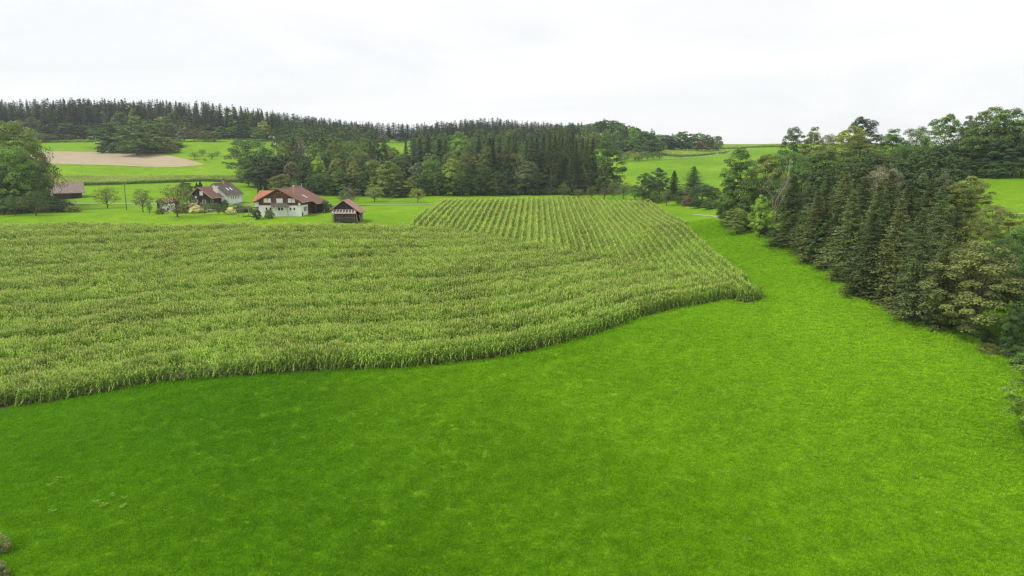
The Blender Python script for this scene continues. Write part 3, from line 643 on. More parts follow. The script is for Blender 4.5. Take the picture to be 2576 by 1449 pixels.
# ------------------------------------------------------------------ farm buildings
M['plaster'] = plain('white_plaster', (.82, .81, .785), .85, .08, .7)
M['paint'] = plain('white_paint', (.82, .82, .81), .5, .02, 2)
M['wood_brown'] = boardmat('brown_boards', (.055, .022, .01), (.2, .075, .03), .2)
M['wood_dark'] = boardmat('dark_boards', (.014, .008, .006), (.045, .024, .017), .2)
M['wood_barn'] = boardmat('barn_boards', (.03, .014, .009), (.095, .05, .033), .2)
M['wood_grey'] = boardmat('weathered_boards', (.1, .085, .07), (.3, .26, .21), .16)
M['roof_red'] = roofmat('red_tiles', ((.2, .083, .055), (.275, .125, .085), (.11, .048, .033)))
M['roof_orange'] = roofmat('orange_tiles', ((.4, .135, .065), (.49, .185, .095), (.25, .09, .045)))
M['roof_grey'] = roofmat('grey_tiles', ((.115, .088, .076), (.165, .13, .113), (.065, .05, .043)))
M['roof_old'] = roofmat('weathered_tiles', ((.3, .225, .2), (.42, .34, .31), (.17, .115, .1)))
M['roof_pink'] = roofmat('pale_red_tiles', ((.4, .2, .145), (.5, .28, .21), (.27, .13, .09)))
M['trim'] = plain('verge_trim', (.42, .3, .24), .7, .12, 3)
M['glass'] = plain('dark_glass', (.02, .024, .03), .12, .2, 1, spec=.6)
M['pane'] = plain('solar_pane', (.05, .035, .03), .15, .2, 1, spec=.6)
M['metal'] = plain('zinc', (.5, .5, .5), .4, .1, 3, metal=.6)
M['dark'] = plain('dark_void', (.02, .018, .016), .9, .2, 2)
M['firewood'] = plain('split_logs', (.17, .14, .115), .95, .5, 5.5, .8, stretch=(1, 1, 2.2), dark=(.03, .025, .02))
M['concrete'] = plain('concrete', (.42, .4, .37), .9, .12, 2)
M['brickish'] = plain('chimney_plaster', (.45, .27, .18), .9, .2, 3)

def local(o):     # returns part builder bound to a thing
    return lambda name, mat, mb, uv=False, par=None: mb.build(name, M[mat] if isinstance(mat, str) else mat, par or o, uvplane=uv)
def gable(x0, xr, x1, ze0, zr, ze1, zb):
    return [(x0, zb), (x1, zb), (x1, ze1), (xr, zr), (x0, ze0)]
def window(part, x0, x1, z0, z1, y, shutter=True, d=.12):
    """frame flush on a wall facing -y; shutter panel or dark pane inside"""
    w = .07
    fr = MB().box(x0, x1, y - .09, y, z0, z0 + w).box(x0, x1, y - .09, y, z1 - w, z1).box(x0, x0 + w, y - .09, y, z0 + w + .002, z1 - w - .002).box(x1 - w, x1, y - .09, y, z0 + w + .002, z1 - w - .002)
    f = part('window', 'paint', fr)
    part('shutter' if shutter else 'pane', 'paint' if shutter else 'glass', MB().box(x0 + w + .002, x1 - w - .002, y - .05, y - .004, z0 + w + .003, z1 - w - .003), par=f)
    part('sill', 'paint', MB().box(x0 - .06, x1 + .06, y - .16, y - .002, z0 - .07, z0 - .003), par=f)
    return f
def side_window(part, x, y0, y1, z0, z1):
    w = .06
    f = part('window', 'paint', MB().box(x, x + .06, y0, y1, z0, z0 + w).box(x, x + .06, y0, y1, z1 - w, z1).box(x, x + .06, y0, y0 + w, z0 + w, z1 - w).box(x, x + .06, y1 - w, y1, z0 + w, z1 - w))
    part('pane', 'glass', MB().box(x + .003, x + .03, y0 + w, y1 - w, z0 + w, z1 - w), par=f)

# ---- main farmhouse
z0 = .35
fo = at(653.2, 541, 195.0); fh = thing('farmhouse', 'large farmhouse with brown timber gable, white ground floor and red tiled roof', 'house', (fo.x, 195.0, z0), R(-3))
pt = local(fh)
ux = lambda u: (u - 215) * .01364
vz = lambda v: 3.25 + (558 - v) * .01364
W, RX, RZ = 11.75, 5.65, 7.75
sl = .535
rz = lambda x: RZ - abs(x - RX) * sl
pt('wall', 'plaster', MB().box(0, W, 0, 5.4, -1.2, 3.25))
pt('barn_wall', 'wood_brown', MB().box(.02, W - .4, 5.402, 17.3, -1.2, 3.25))
pt('upper_wall', 'wood_brown', MB().prism(gable(-.04, RX, W + .04, rz(-.04) - .28, RZ - .28, rz(W) - .28, 3.252), -.05, 17.35))
t = .16
pt('roof', 'roof_red', MB().slab([(-1.05, -.9, rz(-1.05)), (RX, -.9, RZ), (RX, 18.1, RZ), (-1.05, 18.1, rz(-1.05))], t)
   .slab([(RX + .003, -.9, RZ), (12.35, -.9, rz(12.35)), (12.35, 6.9, rz(12.35)), (RX + .003, 6.9, RZ)], t)
   .slab([(RX + .003, 6.903, RZ), (13.9, 6.903, rz(13.9)), (13.9, 18.1, rz(13.9)), (RX + .003, 18.1, RZ)], t), True)
pt('verge_board', 'wood_brown', MB().beam((-1.08, -.93, rz(-1.05) - .12), (RX, -.93, RZ - .12), .05, .24))
pt('verge_board', 'wood_brown', MB().beam((12.38, -.93, rz(12.35) - .12), (RX, -.93, RZ - .12), .05, .24))
pt('ridge_cap', 'trim', MB().box(RX - .14, RX + .14, -.92, 18.12, RZ - .02, RZ + .07))
pt('gutter', 'metal', MB().tube([(12.42, -.9, rz(12.35) - .1), (12.42, 6.85, rz(12.35) - .1)], .07))
pt('gutter', 'metal', MB().tube([(13.97, 6.95, rz(13.9) - .1), (13.97, 18.1, rz(13.9) - .1)], .07))
c = pt('chimney', 'brickish', MB().box(8.6, 9.2, 2.6, 3.2, 5.2, 8.35)); pt('chimney_cap', 'paint', MB().tube([(8.9, 2.9, 8.36), (8.9, 2.9, 8.62)], [.2, .26], 8), par=c)
pt('vent_pipe', 'metal', MB().tube([(5.9, 17.6, 7.4), (5.9, 17.6, 8.8)], .12))
s_ = Vector((1, 0, -sl)).normalized(); nn = Vector((sl, 0, 1)).normalized()
def on_roof(x, y, l, w, h=.07):
    p = Vector((x, y, rz(x))); a = s_ * l; b = Vector((0, w, 0)); e = nn * h
    return [p - nn * .02, p + a - nn * .02, p + a + b - nn * .02, p + b - nn * .02, p + e, p + a + e, p + a + b + e, p + b + e]
sk = pt('skylight', 'paint', MB().hexa(on_roof(9.5, 7.6, 1.5, .9))); pt('pane', 'metal', MB().hexa(on_roof(9.62, 7.72, 1.24, .66, .1)), par=sk)
# left wing under an orange roof
wing_r = lambda y: 6.95 - abs(y - 9) * .5
wing_prof = lambda x: None
mbw = MB(); mbw.box(-2.9, -.005, 4.3, 13.7, -1.2, 4.2); pt('wing_wall', 'plaster', mbw)
g = MB(); b0 = [(-2.9, 4.3, 4.202), (-2.9, 13.7, 4.202), (-2.9, 9, 6.7)]; g.face(b0).face([(-2.7, y, z) for _, y, z in reversed(b0)]); pt('wing_gable', 'wood_brown', g)
pt('wing_roof', 'roof_orange', MB().slab([(-3.3, 3.3, wing_r(3.3)), (3.6, 3.3, wing_r(3.3)), (3.6, 9, 6.95), (-3.3, 9, 6.95)], .15).slab([(3.6, 14.7, wing_r(14.7)), (-3.3, 14.7, wing_r(14.7)), (-3.3, 9.003, 6.95), (3.6, 9.003, 6.95)], .15), True)
for a, b in ((320, 387), (396, 467), (817, 885), (893, 961)):
    window(pt, ux(a), ux(b), vz(498), vz(420), -.053)
window(pt, ux(578), ux(709), vz(528), vz(420), -.053)
for a, b in ((345, 388), (424, 468), (600, 650), (660, 711), (838, 881), (914, 959)):
    window(pt, ux(a), ux(b), vz(661), vz(598), -.003, False)
for a, b in ((598, 630), (650, 682)):
    pt('gable_vent', 'trim', MB().box(ux(a), ux(b), -.12, -.053, vz(312), vz(298)))
# balcony
bx0, bx1 = ux(492), ux(840)
bal = pt('balcony', 'wood_grey', MB().box(bx0, bx1, -1.35, -.055, vz(580), vz(567)))
nb = 22
for i in range(nb):
    a = bx0 + (bx1 - bx0) * i / nb; b = bx0 + (bx1 - bx0) * (i + .93) / nb; sh = .12 if i < nb / 2 else -.12
    pt('balcony_board', 'wood_grey', MB().hexa([(a, -1.38, vz(566)), (b, -1.38, vz(566)), (b, -1.35, vz(566)), (a, -1.35, vz(566)), (a + sh, -1.38, vz(510)), (b + sh, -1.38, vz(510)), (b + sh, -1.35, vz(510)), (a + sh, -1.35, vz(510))]), par=bal)
pt('handrail', 'wood_grey', MB().box(bx0 - .06, bx1 + .06, -1.42, -1.3, vz(508), vz(501)), par=bal)
for xx, sg in ((bx0 + .12, 1), (bx1 - .08, -1)):
    p = pt('post', 'wood_grey', MB().box(xx - .06, xx + .06, -1.3, -1.18, -1.3, vz(580) - .005), par=bal)
    pt('brace', 'wood_grey', MB().beam((xx + sg * .05, -1.24, vz(640)), (xx + sg * .75, -1.24, vz(583)), .09), par=bal)
dish = MB()
for k in range(3): pass
dish.tube([(ux(1055), -.3, vz(530)), (ux(1055), -.36, vz(530)), (ux(1055), -.42, vz(530))], [.1, .28, .36], 12); pt('satellite_dish', 'paint', dish)
d_ = pt('door', 'dark', MB().box(W, W + .05, .5, 1.3, -.95, 1.25)); pt('door_handle', 'metal', MB().box(W + .05, W + .09, 1.12, 1.2, .1, .2), par=d_)
for a, b in ((2.0, 2.75), (3.05, 3.8), (4.1, 4.85)): side_window(pt, W, a, b, 1.5, 2.8)
pt('side_step', 'concrete', MB().box(W + .02, W + .9, 1.6, 5.5, -1.1, -.25))
# open wagon bay and shed bay under the wide eave
pt('bay_post', 'wood_brown', MB().box(13.3, 13.48, 7.2, 7.38, -1.2, rz(13.4) - .25)); pt('bay_post', 'wood_brown', MB().box(13.3, 13.48, 11.3, 11.48, -1.2, rz(13.4) - .25))
pt('bay_wall', 'wood_barn', MB().box(11.36, 13.4, 11.5, 17.3, -1.2, 3.0))
dd = pt('bay_door', 'plaster', MB().box(13.4, 13.45, 14.6, 15.6, -.9, 1.4))
pt('bay_beam', 'wood_brown', MB().box(11.3, 13.5, 7.1, 7.2, 2.6, 2.85))
# ---- wagon in the bay
wg = thing('farm_wagon', 'dark two wheeled farm wagon parked under the red roof overhang', 'wagon', fh.matrix_basis @ Vector((12.9, 8.1, -.55)), R(-3))
pw = local(wg); pw('body', 'dark', MB().box(-.75, .75, 0, 2.4, .45, 1.15).box(-.7, .7, .1, 2.3, 1.15, 1.3))
for sx in (-1, 1):
    wl_ = pw('wheel', 'dark', MB().tube([(sx * .8, 1.2, .38), (sx * .98, 1.2, .38)], .4, 14)); pw('rim', 'metal', MB().tube([(sx * .985, 1.2, .38), (sx * 1.0, 1.2, .38)], .22, 12), par=wl_)
pw('drawbar', 'dark', MB().beam((0, 0, .5), (0, -1.1, .42), .1))

# ---- pergola and terrace beside the farmhouse
pg = thing('pergola', 'low timber pergola joining the farmhouse and the garden terrace', 'pergola', fh.matrix_basis @ Vector((-.6, 1.6, -.45)), R(-3)); pp = local(pg)
for x, y in ((-5.8, -.6), (-2.9, -.6), (-.1, -.6), (-5.8, 2.4), (-2.9, 2.4)): pp('post', 'wood_grey', MB().box(x - .06, x + .06, y - .06, y + .06, -1.0, 2.8 if x > -1 else 2.6))
pp('beam', 'wood_grey', MB().beam((-6.0, -.6, 2.7), (0, -.6, 3.0), .1, .14)); pp('beam', 'wood_grey', MB().beam((-6.0, 2.4, 2.7), (0, 2.4, 3.0), .1, .14))
for i in range(9): pp('rafter', 'wood_grey', MB().beam((-5.8 + i * .68, -.9, 2.82 + i * .034), (-5.8 + i * .68, 2.7, 2.82 + i * .034), .06, .1))
te = tag(MB().box(-6.2, -.4, -1.2, 3.6, -1.0, .12).build('terrace', M['concrete'], None, pg.location), kind='structure'); te.rotation_euler = (0, 0, R(-3))
gt = thing('garden_table', 'white garden table on the terrace left of the farmhouse', 'table', pg.matrix_basis @ Vector((-1.5, -.2, .12)), 0); pq = local(gt)
pq('table_top', 'paint', MB().box(-.8, .8, -.45, .45, .7, .75))
for x in (-.7, .7):
    for y in (-.36, .36): pq('leg', 'paint', MB().box(x - .03, x + .03, y - .03, y + .03, 0, .7))
fn = thing('terrace_fence', 'dark slatted fence along the terrace front', 'fence', pg.matrix_basis @ Vector((-4.2, -1.35, -.15)), R(-3)); pf = local(fn)
for i in range(15): pf('slat', 'dark', MB().box(i * .22, i * .22 + .1, -.02, .02, 0, .95))
pf('rail', 'dark', MB().box(-.05, 3.3, .022, .07, .25, .33)); pf('rail', 'dark', MB().box(-.05, 3.3, .022, .07, .75, .83))

# ---- shed with the glazed lean-to
so = at(840.8, 556.4, 184.0); zs_ = h1(so.x + 3, 186) - .05
sh = thing('woodshed', 'small wooden shed with pale red roof, glazed lean-to and stacked firewood', 'shed', (so.x, 184.0, zs_), R(-2)); ps = local(sh)
srx, srz = 2.75, 5.65
sz = lambda x: srz - abs(x - srx) * .73
ps('wall', 'wood_dark', MB().prism(gable(.05, srx, 5.95, sz(.05) - .2, srz - .2, sz(5.95) - .2, 0), 0, .12))
ps('back_wall', 'wood_dark', MB().prism(gable(.05, srx, 5.95, sz(.05) - .2, srz - .2, sz(5.95) - .2, 0), 4.9, 5.0))
ps('side_wall', 'wood_dark', MB().box(.05, .15, .122, 4.898, 0, sz(.1) - .25))
ps('side_wall', 'wood_grey', MB().box(6.25, 6.35, 2.6, 5.0, -.2, sz(6.3) - .2))
ps('roof', 'roof_pink', MB().slab([(-.75, -.75, sz(-.75)), (srx, -.75, srz), (srx, 5.4, srz), (-.75, 5.4, sz(-.75))], .13).slab([(srx + .003, -.75, srz), (7.2, -.75, sz(7.2)), (7.2, 5.4, sz(7.2)), (srx + .003, 5.4, srz)], .13), True)
ps('verge_board', 'trim', MB().beam((-.78, -.78, sz(-.75) - .05), (srx, -.78, srz - .05), .06, .2)); ps('verge_board', 'trim', MB().beam((7.2, -.78, sz(7.2) - .05), (srx, -.78, srz - .05), .06, .2))
lt = ps('lean_to_roof', 'roof_pink', MB().slab([(-.35, -1.55, 2.15), (6.05, -1.55, 2.15), (6.05, -.003, 3.25), (-.35, -.003, 3.25)], .1), True)
ld = Vector((0, 1.55, 1.1)).normalized(); ln_ = Vector((0, -1.1, 1.55)).normalized()
for r_ in range(2):
    for k in range(7):
        x = .12 + k * .8; p = Vector((x, -1.5, 2.185)) + ld * (.38 + r_ * .68)
        a, b, e = Vector((.66, 0, 0)), ld * .56, ln_ * .05
        q = [p, p + a, p + a + b, p + b]; ps('pane', 'pane', MB().hexa(q + [v + e for v in q]), par=lt)
for k in range(8):
    x = .0 + k * .8; p = Vector((x, -1.5, 2.187)) + ld * .3; q = [p, p + Vector((.1, 0, 0)), p + Vector((.1, 0, 0)) + ld * 1.4, p + ld * 1.4]; ps('glazing_bar', 'paint', MB().hexa(q + [v + ln_ * .075 for v in q]), par=lt)
for r_ in range(3):
    p = Vector((0, -1.5, 2.187)) + ld * (.3 + r_ * .68); q = [p, p + Vector((5.7, 0, 0)), p + Vector((5.7, 0, 0)) + ld * .06, p + ld * .06]; ps('glazing_bar', 'paint', MB().hexa(q + [v + ln_ * .07 for v in q]), par=lt)
for x in (-.1, 5.75): ps('post', 'wood_grey', MB().box(x, x + .12, -1.4, -1.28, 0, 2.15))
ps('leaning_board', 'wood_grey', MB().beam((6.3, -.9, 0), (5.9, -.2, 2.3), .3, .05)); ps('leaning_board', 'wood_grey', MB().beam((7.0, .1, -.1), (6.5, .3, 2.0), .3, .05))
# firewood: every log end is its own little prism, the pile is one thing
fw = thing('firewood_stack', 'weathered firewood stacked under the glazed lean-to', 'firewood', sh.matrix_basis @ Vector((.1, -1.2, 0)), R(-2))
rows = MB()
for iz in range(9):
    for ix in range(28):
        rr = random.uniform(.085, .115); cx = ix * .2 + random.uniform(-.03, .03) + .1; cz_ = .1 + iz * .21 + random.uniform(-.02, .02); y_ = random.uniform(-.12, .06)
        rows.tube([(cx, y_, cz_), (cx, .9, cz_)], rr, 5)
lg = rows.build('log', M['firewood'], fw); tag(lg, kind='stuff')
for (u, v, x, z) in ((.7, .95, 2.3, .8), (3.2, 1.35, 4.8, 1.0), (2.5, 1.3, 2.55, .5)):
    MB().beam((u, -.2, v), (x, -.25, z), .07).build('pole', M['wood_grey'], fw)

# ---- dark timber house and white house behind it
bo = at(478, 523, 228.0); bz = h1(bo.x + 3, 231) - .1
bh = thing('timber_house', 'dark brown timber house with red tiled roof behind the garden', 'house', (bo.x, 228.0, bz), R(-3)); pb = local(bh)
bW, bR, bRZ = 7.0, 3.4, 6.65; bq = lambda x: bRZ - abs(x - bR) * .8
pb('wall', 'wood_dark', MB().prism(gable(0, bR, bW, bq(0) - .22, bRZ - .22, bq(bW) - .22, -.6), 0, 7.6))
pb('roof', 'roof_red', MB().slab([(-.75, -.7, bq(-.75)), (bR, -.7, bRZ), (bR, 7.9, bRZ), (-.75, 7.9, bq(-.75))], .14).slab([(bR + .003, -.7, bRZ), (bW + .75, -.7, bq(bW + .75)), (bW + .75, 7.9, bq(bW + .75)), (bR + .003, 7.9, bRZ)], .14), True)
for e in (-.78, bW + .78): pb('verge_board', 'trim', MB().beam((e, -.74, bq(e) - .06), (bR, -.74, bRZ - .06), .06, .24))
bu = lambda u: (u - 735) * .01595; bv = lambda v: 2.95 + (540 - v) * .01595
window(pb, bu(958), bu(1025), bv(470), bv(390), -.003)
pb('wall_disc', 'paint', MB().tube([(bu(876), -.12, bv(508)), (bu(876), -.003, bv(508))], .34, 14))
window(pb, bu(785), bu(840), bv(625), bv(565), -.003, False); window(pb, bu(845), bu(903), bv(625), bv(565), -.003, False)
fb = pb('flower_box', 'trim', MB().box(bu(775), bu(905), -.35, -.17, bv(640), bv(628)))
window(pb, bu(1005), bu(1068), bv(640), bv(565), -.003, False)
pb('downpipe', 'metal', MB().tube([(bW + .6, -.4, bq(bW + .6) - .2), (bW + .1, -.12, 2.2), (bW + .1, -.12, -.5)], .06))
pb('gutter', 'metal', MB().tube([(bW + .82, -.7, bq(bW + .75) - .1), (bW + .82, 7.9, bq(bW + .75) - .1)], .07))
pb('balcony', 'wood_dark', MB().box(bW, bW + 1.4, 3.0, 7.2, .4, 1.5)); side_window(pb, bW, 1.2, 1.9, 1.2, 2.5)
fl = pb('flue_box', 'plaster', MB().box(5.0, 6.2, 6.3, 7.3, 3.0, 6.55)); pb('flue_cap', 'paint', MB().box(4.85, 6.35, 6.15, 7.45, 6.553, 6.7), par=fl)
wo = at(511, 528, 237.5); wz = h1(wo.x + 4, 240) - .2
wh = thing('white_house', 'white rendered house with grey tiled roof and two skylights', 'house', (wo.x, 237.5, wz), R(-3)); pwh = local(wh)
wW, wR, wRZ = 8.4, 4.2, 7.45; wq = lambda x: wRZ - abs(x - wR) * .85
pwh('wall', 'plaster', MB().prism(gable(0, wR, wW, wq(0) - .2, wRZ - .2, wq(wW) - .2, -.9), 0, 12.3))
pwh('roof', 'roof_grey', MB().slab([(-.5, -.35, wq(-.5)), (wR, -.35, wRZ), (wR, 12.7, wRZ), (-.5, 12.7, wq(-.5))], .14).slab([(wR + .003, -.35, wRZ), (wW + .55, -.35, wq(wW + .55)), (wW + .55, 12.7, wq(wW + .55)), (wR + .003, 12.7, wRZ)], .14), True)
pwh('ridge_cap', 'trim', MB().box(wR - .13, wR + .13, -.36, 12.72, wRZ - .02, wRZ + .07)); pwh('gutter', 'metal', MB().tube([(wW + .6, -.35, wq(wW + .55) - .1), (wW + .6, 12.7, wq(wW + .55) - .1)], .07))
c = pwh('chimney', 'brickish', MB().box(4.6, 5.2, 5.4, 6.0, 6.6, 8.4)); pwh('chimney_cap', 'dark', MB().box(4.52, 5.28, 5.32, 6.08, 8.4, 8.55).tube([(4.9, 5.7, 8.55), (4.9, 5.7, 8.95)], .16), par=c)
pwh('antenna_mast', 'metal', MB().tube([(4.2, 2.6, 7.3), (4.2, 2.6, 9.9)], .035).beam((3.7, 2.6, 9.7), (4.7, 2.6, 9.7), .03).beam((3.8, 2.6, 9.3), (4.6, 2.6, 9.3), .03))
ws_, wnn = Vector((1, 0, -.85)).normalized(), Vector((.85, 0, 1)).normalized()
for yy in (4.3, 6.9):
    p = Vector((6.2, yy, wq(6.2))); a, b, e = ws_ * 1.25, Vector((0, .75, 0)), wnn * .08; q = [p, p + a, p + a + b, p + b]
    s2 = pwh('skylight', 'paint', MB().hexa([v - wnn * .03 for v in q] + [v + e for v in q]))
for i in range(5): side_window(pwh, wW, 3.4 + i * 1.35, 3.95 + i * 1.35, 2.0, 3.2)
pwh('string_course', 'concrete', MB().box(wW, wW + .08, .1, 12.2, .55, .65)); pwh('downpipe', 'metal', MB().tube([(wW + .1, 12.2, 3.6), (wW + .1, 12.2, -.8)], .05))

# ---- garden hut, greenhouse, goal, swing frame
ho = at(396, 529, 224.0); hz = h1(ho.x, 224) - .05
hu = thing('garden_hut', 'small garden hut with pinkish tiled roof behind an apple tree', 'hut', (ho.x, 224.0, hz), R(-16)); ph_ = local(hu)
ph_('wall', 'wood_barn', MB().prism(gable(0, 1.6, 3.2, 2.1, 3.15, 2.1, -.3), 0, 6.2)); ph_('roof', 'roof_pink', MB().slab([(-.4, -.3, 2.0), (1.6, -.3, 3.35), (1.6, 6.5, 3.35), (-.4, 6.5, 2.0)], .1).slab([(1.603, -.3, 3.35), (3.6, -.3, 2.0), (3.6, 6.5, 2.0), (1.603, 6.5, 3.35)], .1), True)
ph_('door', 'wood_grey', MB().box(1.1, 2.0, -.05, -.003, -.1, 1.85))
M['film'] = plain('greenhouse_film', (.62, .68, .66), .35, .12, 3, spec=.5)
go_ = at(419, 537, 211.0); gz = h1(go_.x, 211) - .02
gr = thing('polytunnel', 'small rounded polytunnel of pale film with a dark vent below the apple tree', 'greenhouse', (go_.x, 211.0, gz), R(-12)); pgr = local(gr)
arc = [(1.45 * math.cos(a), 2.15 * math.sin(a) ** .8 if math.sin(a) > 0 else 0) for a in np.linspace(0, math.pi, 13)]
pgr('film', 'film', MB().prism(arc, .05, 3.6))
for yy in (0, 1.2, 2.4, 3.62): pgr('hoop', 'metal', MB().tube([(x * 1.02, yy, z * 1.02) for x, z in arc], .035, 5))
pgr('vent', 'dark', MB().box(.25, .95, -.04, .045, .35, .95)); pgr('door_frame', 'paint', MB().box(-.5, -.42, -.03, .045, 0, 1.75).box(.1, .18, -.03, .045, 0, 1.75).box(-.418, .098, -.03, .045, 1.68, 1.75))
gl = at(532, 538.6, 207.0); lz = h1(gl.x, 207)
gg = thing('football_goal', 'small white football goal with net standing on the farm lawn', 'goal', (gl.x, 207.0, lz), R(-14)); pgg = local(gg)
for sx in (-1, 1):
    pgg('post', 'paint', MB().tube([(sx * 1.3, 0, -.05), (sx * 1.3, 0, 1.0)], .06)); pgg('back_stay', 'paint', MB().tube([(sx * 1.3, 0, 1.0), (sx * 1.3, .35, 1.0), (sx * 1.3, .9, .03), (sx * 1.3, 0, .03)], .04))
pgg('crossbar', 'paint', MB().tube([(-1.36, 0, 1.0), (1.36, 0, 1.0)], .06))
nt_ = MB()
for i in range(14): nt_.beam((-1.3 + i * .2, .35, 1.0), (-1.3 + i * .2, .9, .03), .022)
for i in range(6): f_ = i / 5; nt_.beam((-1.3, .35 + .55 * f_, 1.0 - .97 * f_ + .004), (1.3, .35 + .55 * f_, 1.0 - .97 * f_ + .004), .022)
tag(pgg('net', 'paint', nt_), kind='stuff')
sw = at(590, 546, 199.0); swz = h1(sw.x + 2, 199) - .1
sg_ = thing('swing_frame', 'grey timber swing frame standing on the lawn between house and goal', 'swing', (sw.x, 199.0, swz), R(-8)); psw = local(sg_)
for x in (0, 4.6):
    for y in (-.9, .9): psw('leg', 'wood_grey', MB().beam((x, y, 0), (x, 0, 2.7), .13))
psw('top_beam', 'wood_grey', MB().beam((-.4, 0, 2.72), (5.0, 0, 2.72), .14))
for x in (1.6, 2.1): psw('rope', 'metal', MB().tube([(x, 0, 2.7), (x, 0, .55)], .02, 4))
psw('seat', 'dark', MB().box(1.55, 2.15, -.12, .12, .5, .55))

# ---- field barn on the left
ao = at(231 / 1.565, 513, 255.0); az_ = h1(ao.x + 3, 257) - .1
ba = thing('field_barn', 'dark boarded barn with weathered pale tiled roof beside the tall trees', 'barn', (ao.x - 1.7, 255.0, az_), R(37)); pba = local(ba)
aq = lambda y: 6.0 - abs(y - 2.9) * .98
pba('wall', 'wood_barn', MB().box(0, 9.0, 0, .15, -.4, 3.15)); pba('wall', 'wood_barn', MB().box(0, 9.0, 5.65, 5.8, -.4, 3.15))
for x0_, mt in ((0, 'wood_grey'), (8.85, 'wood_barn')):
    g = MB(); pr = [(.152, -.4), (5.648, -.4), (5.648, 3.15), (2.9, 5.8), (.152, 3.15)]
    bb = len(g.v); g.v += [(x0_, y, z) for y, z in pr] + [(x0_ + .15, y, z) for y, z in pr]; g.f += [tuple(range(4, -1, -1)), tuple(range(5, 10))] + [(i, (i + 1) % 5, 5 + (i + 1) % 5, 5 + i) for i in range(5)]
    pba('gable_wall', mt, g)
pba('roof', 'roof_old', MB().slab([(-.9, -.8, aq(-.8)), (10.1, -.8, aq(-.8)), (10.1, 2.9, 6.0), (-.9, 2.9, 6.0)], .14).slab([(10.1, 6.6, aq(6.6)), (-.9, 6.6, aq(6.6)), (-.9, 2.903, 6.0), (10.1, 2.903, 6.0)], .14), True)
pba('eave_board', 'trim', MB().box(-.9, 10.1, -.86, -.8, aq(-.8) - .22, aq(-.8) - .02)); pba('door', 'wood_dark', MB().box(5.6, 8.0, -.06, -.003, -.2, 2.7)); pba('corner_stone', 'concrete', MB().box(8.9, 9.3, -.2, .3, -.4, .25))

# ---- poles and wires, far crane and house
def pole(x, y, hh, label, cross=True):
    o = thing('utility_pole', label, 'pole', (x, y, h1(x, y) - .2)); p_ = local(o)
    p_('shaft', 'wood_grey', MB().tube([(0, 0, 0), (0, 0, hh)], [.15, .1], 8))
    if cross: p_('crossarm', 'wood_grey', MB().box(-.6, .6, -.05, .05, hh - .45, hh - .33))
    for sx in (-.5, .5): p_('insulator', 'paint', MB().tube([(sx, 0, hh - .33), (sx, 0, hh - .15)], .05, 6))
    return Vector((x, y, h1(x, y) - .2 + hh - .2))
pA = at(318.7, 530.7, 218.0); tA = pole(pA.x, 218.0, 8.6, 'tall grey timber utility pole on the lawn before the gravel road')
pB = hit(205, 351, 0, 380); tB = pole(pB[0], pB[1], 8.0, 'distant utility pole below the far hill wood')
def wire(a, b, sag, label):
    pts = [a.lerp(b, f) - Vector((0, 0, sag * 4 * f * (1 - f))) for f in np.linspace(0, 1, 14)]
    tag(MB().tube(pts, .018, 4).build('overhead_wire', M['dark']), label, 'wire')
wire(tA, wh.matrix_basis @ Vector((4.2, 2.6, 9.0)), .7, 'thin overhead wire from the lawn pole to the white house')
wire(tA, Vector((-215, 268, h1(-215, 268) + 8)), 1.2, 'thin overhead wire running from the lawn pole past the field barn')
wire(tB, Vector((tB.x - 70, tB.y + 8, h1(tB.x - 70, tB.y + 8) + 8)), 1.0, 'thin overhead wire running off left from the distant pole')
wire(tB, Vector((tB.x + 60, tB.y + 8, h1(tB.x + 60, tB.y + 8) + 8)), 1.0, 'thin overhead wire running right from the distant pole')
cr_ = at(690, 345, 470.0); cz0 = h1(cr_.x, 470)
tc_ = thing('tower_crane', 'tower crane rising behind the central wood', 'crane', (cr_.x, 470.0, cz0), R(8)); ptc = local(tc_); ch = CAM_Z + (410.6 - 346) / F * 470 - cz0
mast = MB()
for sx in (-.5, .5):
    for sy in (-.5, .5): mast.beam((sx, sy, 0), (sx, sy, ch), .14)
for i in range(int(ch / 1.2)): mast.beam((-.5, -.5, i * 1.2), (.5, -.5, i * 1.2 + 1.2), .08)
ptc('mast', 'paint', mast); ptc('jib', 'trim', MB().beam((-3, 0, ch), (10, 0, ch + .8), .45, .55)); ptc('cab', 'paint', MB().box(-.7, .7, -.7, .7, ch - 1.6, ch - .3)); ptc('counterweight', 'concrete', MB().box(-3.6, -2.6, -.5, .5, ch - 1.0, ch + .3))
fhp = at(754, 377, 430.0); fhz = h1(fhp.x, 430)
fhh = thing('far_house', 'distant white house half hidden behind the central wood', 'house', (fhp.x, 430.0, fhz), R(20)); pfh = local(fhh)
pfh('wall', 'plaster', MB().prism(gable(-4, 0, 4, 6, 9, 6, -1), 0, 9)); pfh('roof', 'roof_red', MB().slab([(-4.6, -.5, 5.6), (0, -.5, 9.2), (0, 9.5, 9.2), (-4.6, 9.5, 5.6)], .2).slab([(.003, -.5, 9.2), (4.6, -.5, 5.6), (4.6, 9.5, 5.6), (.003, 9.5, 9.2)], .2), True)
for x in (-2.4, .2, 1.6): window(pfh, x, x + 1.0, 3.2, 4.6, -.003, False)

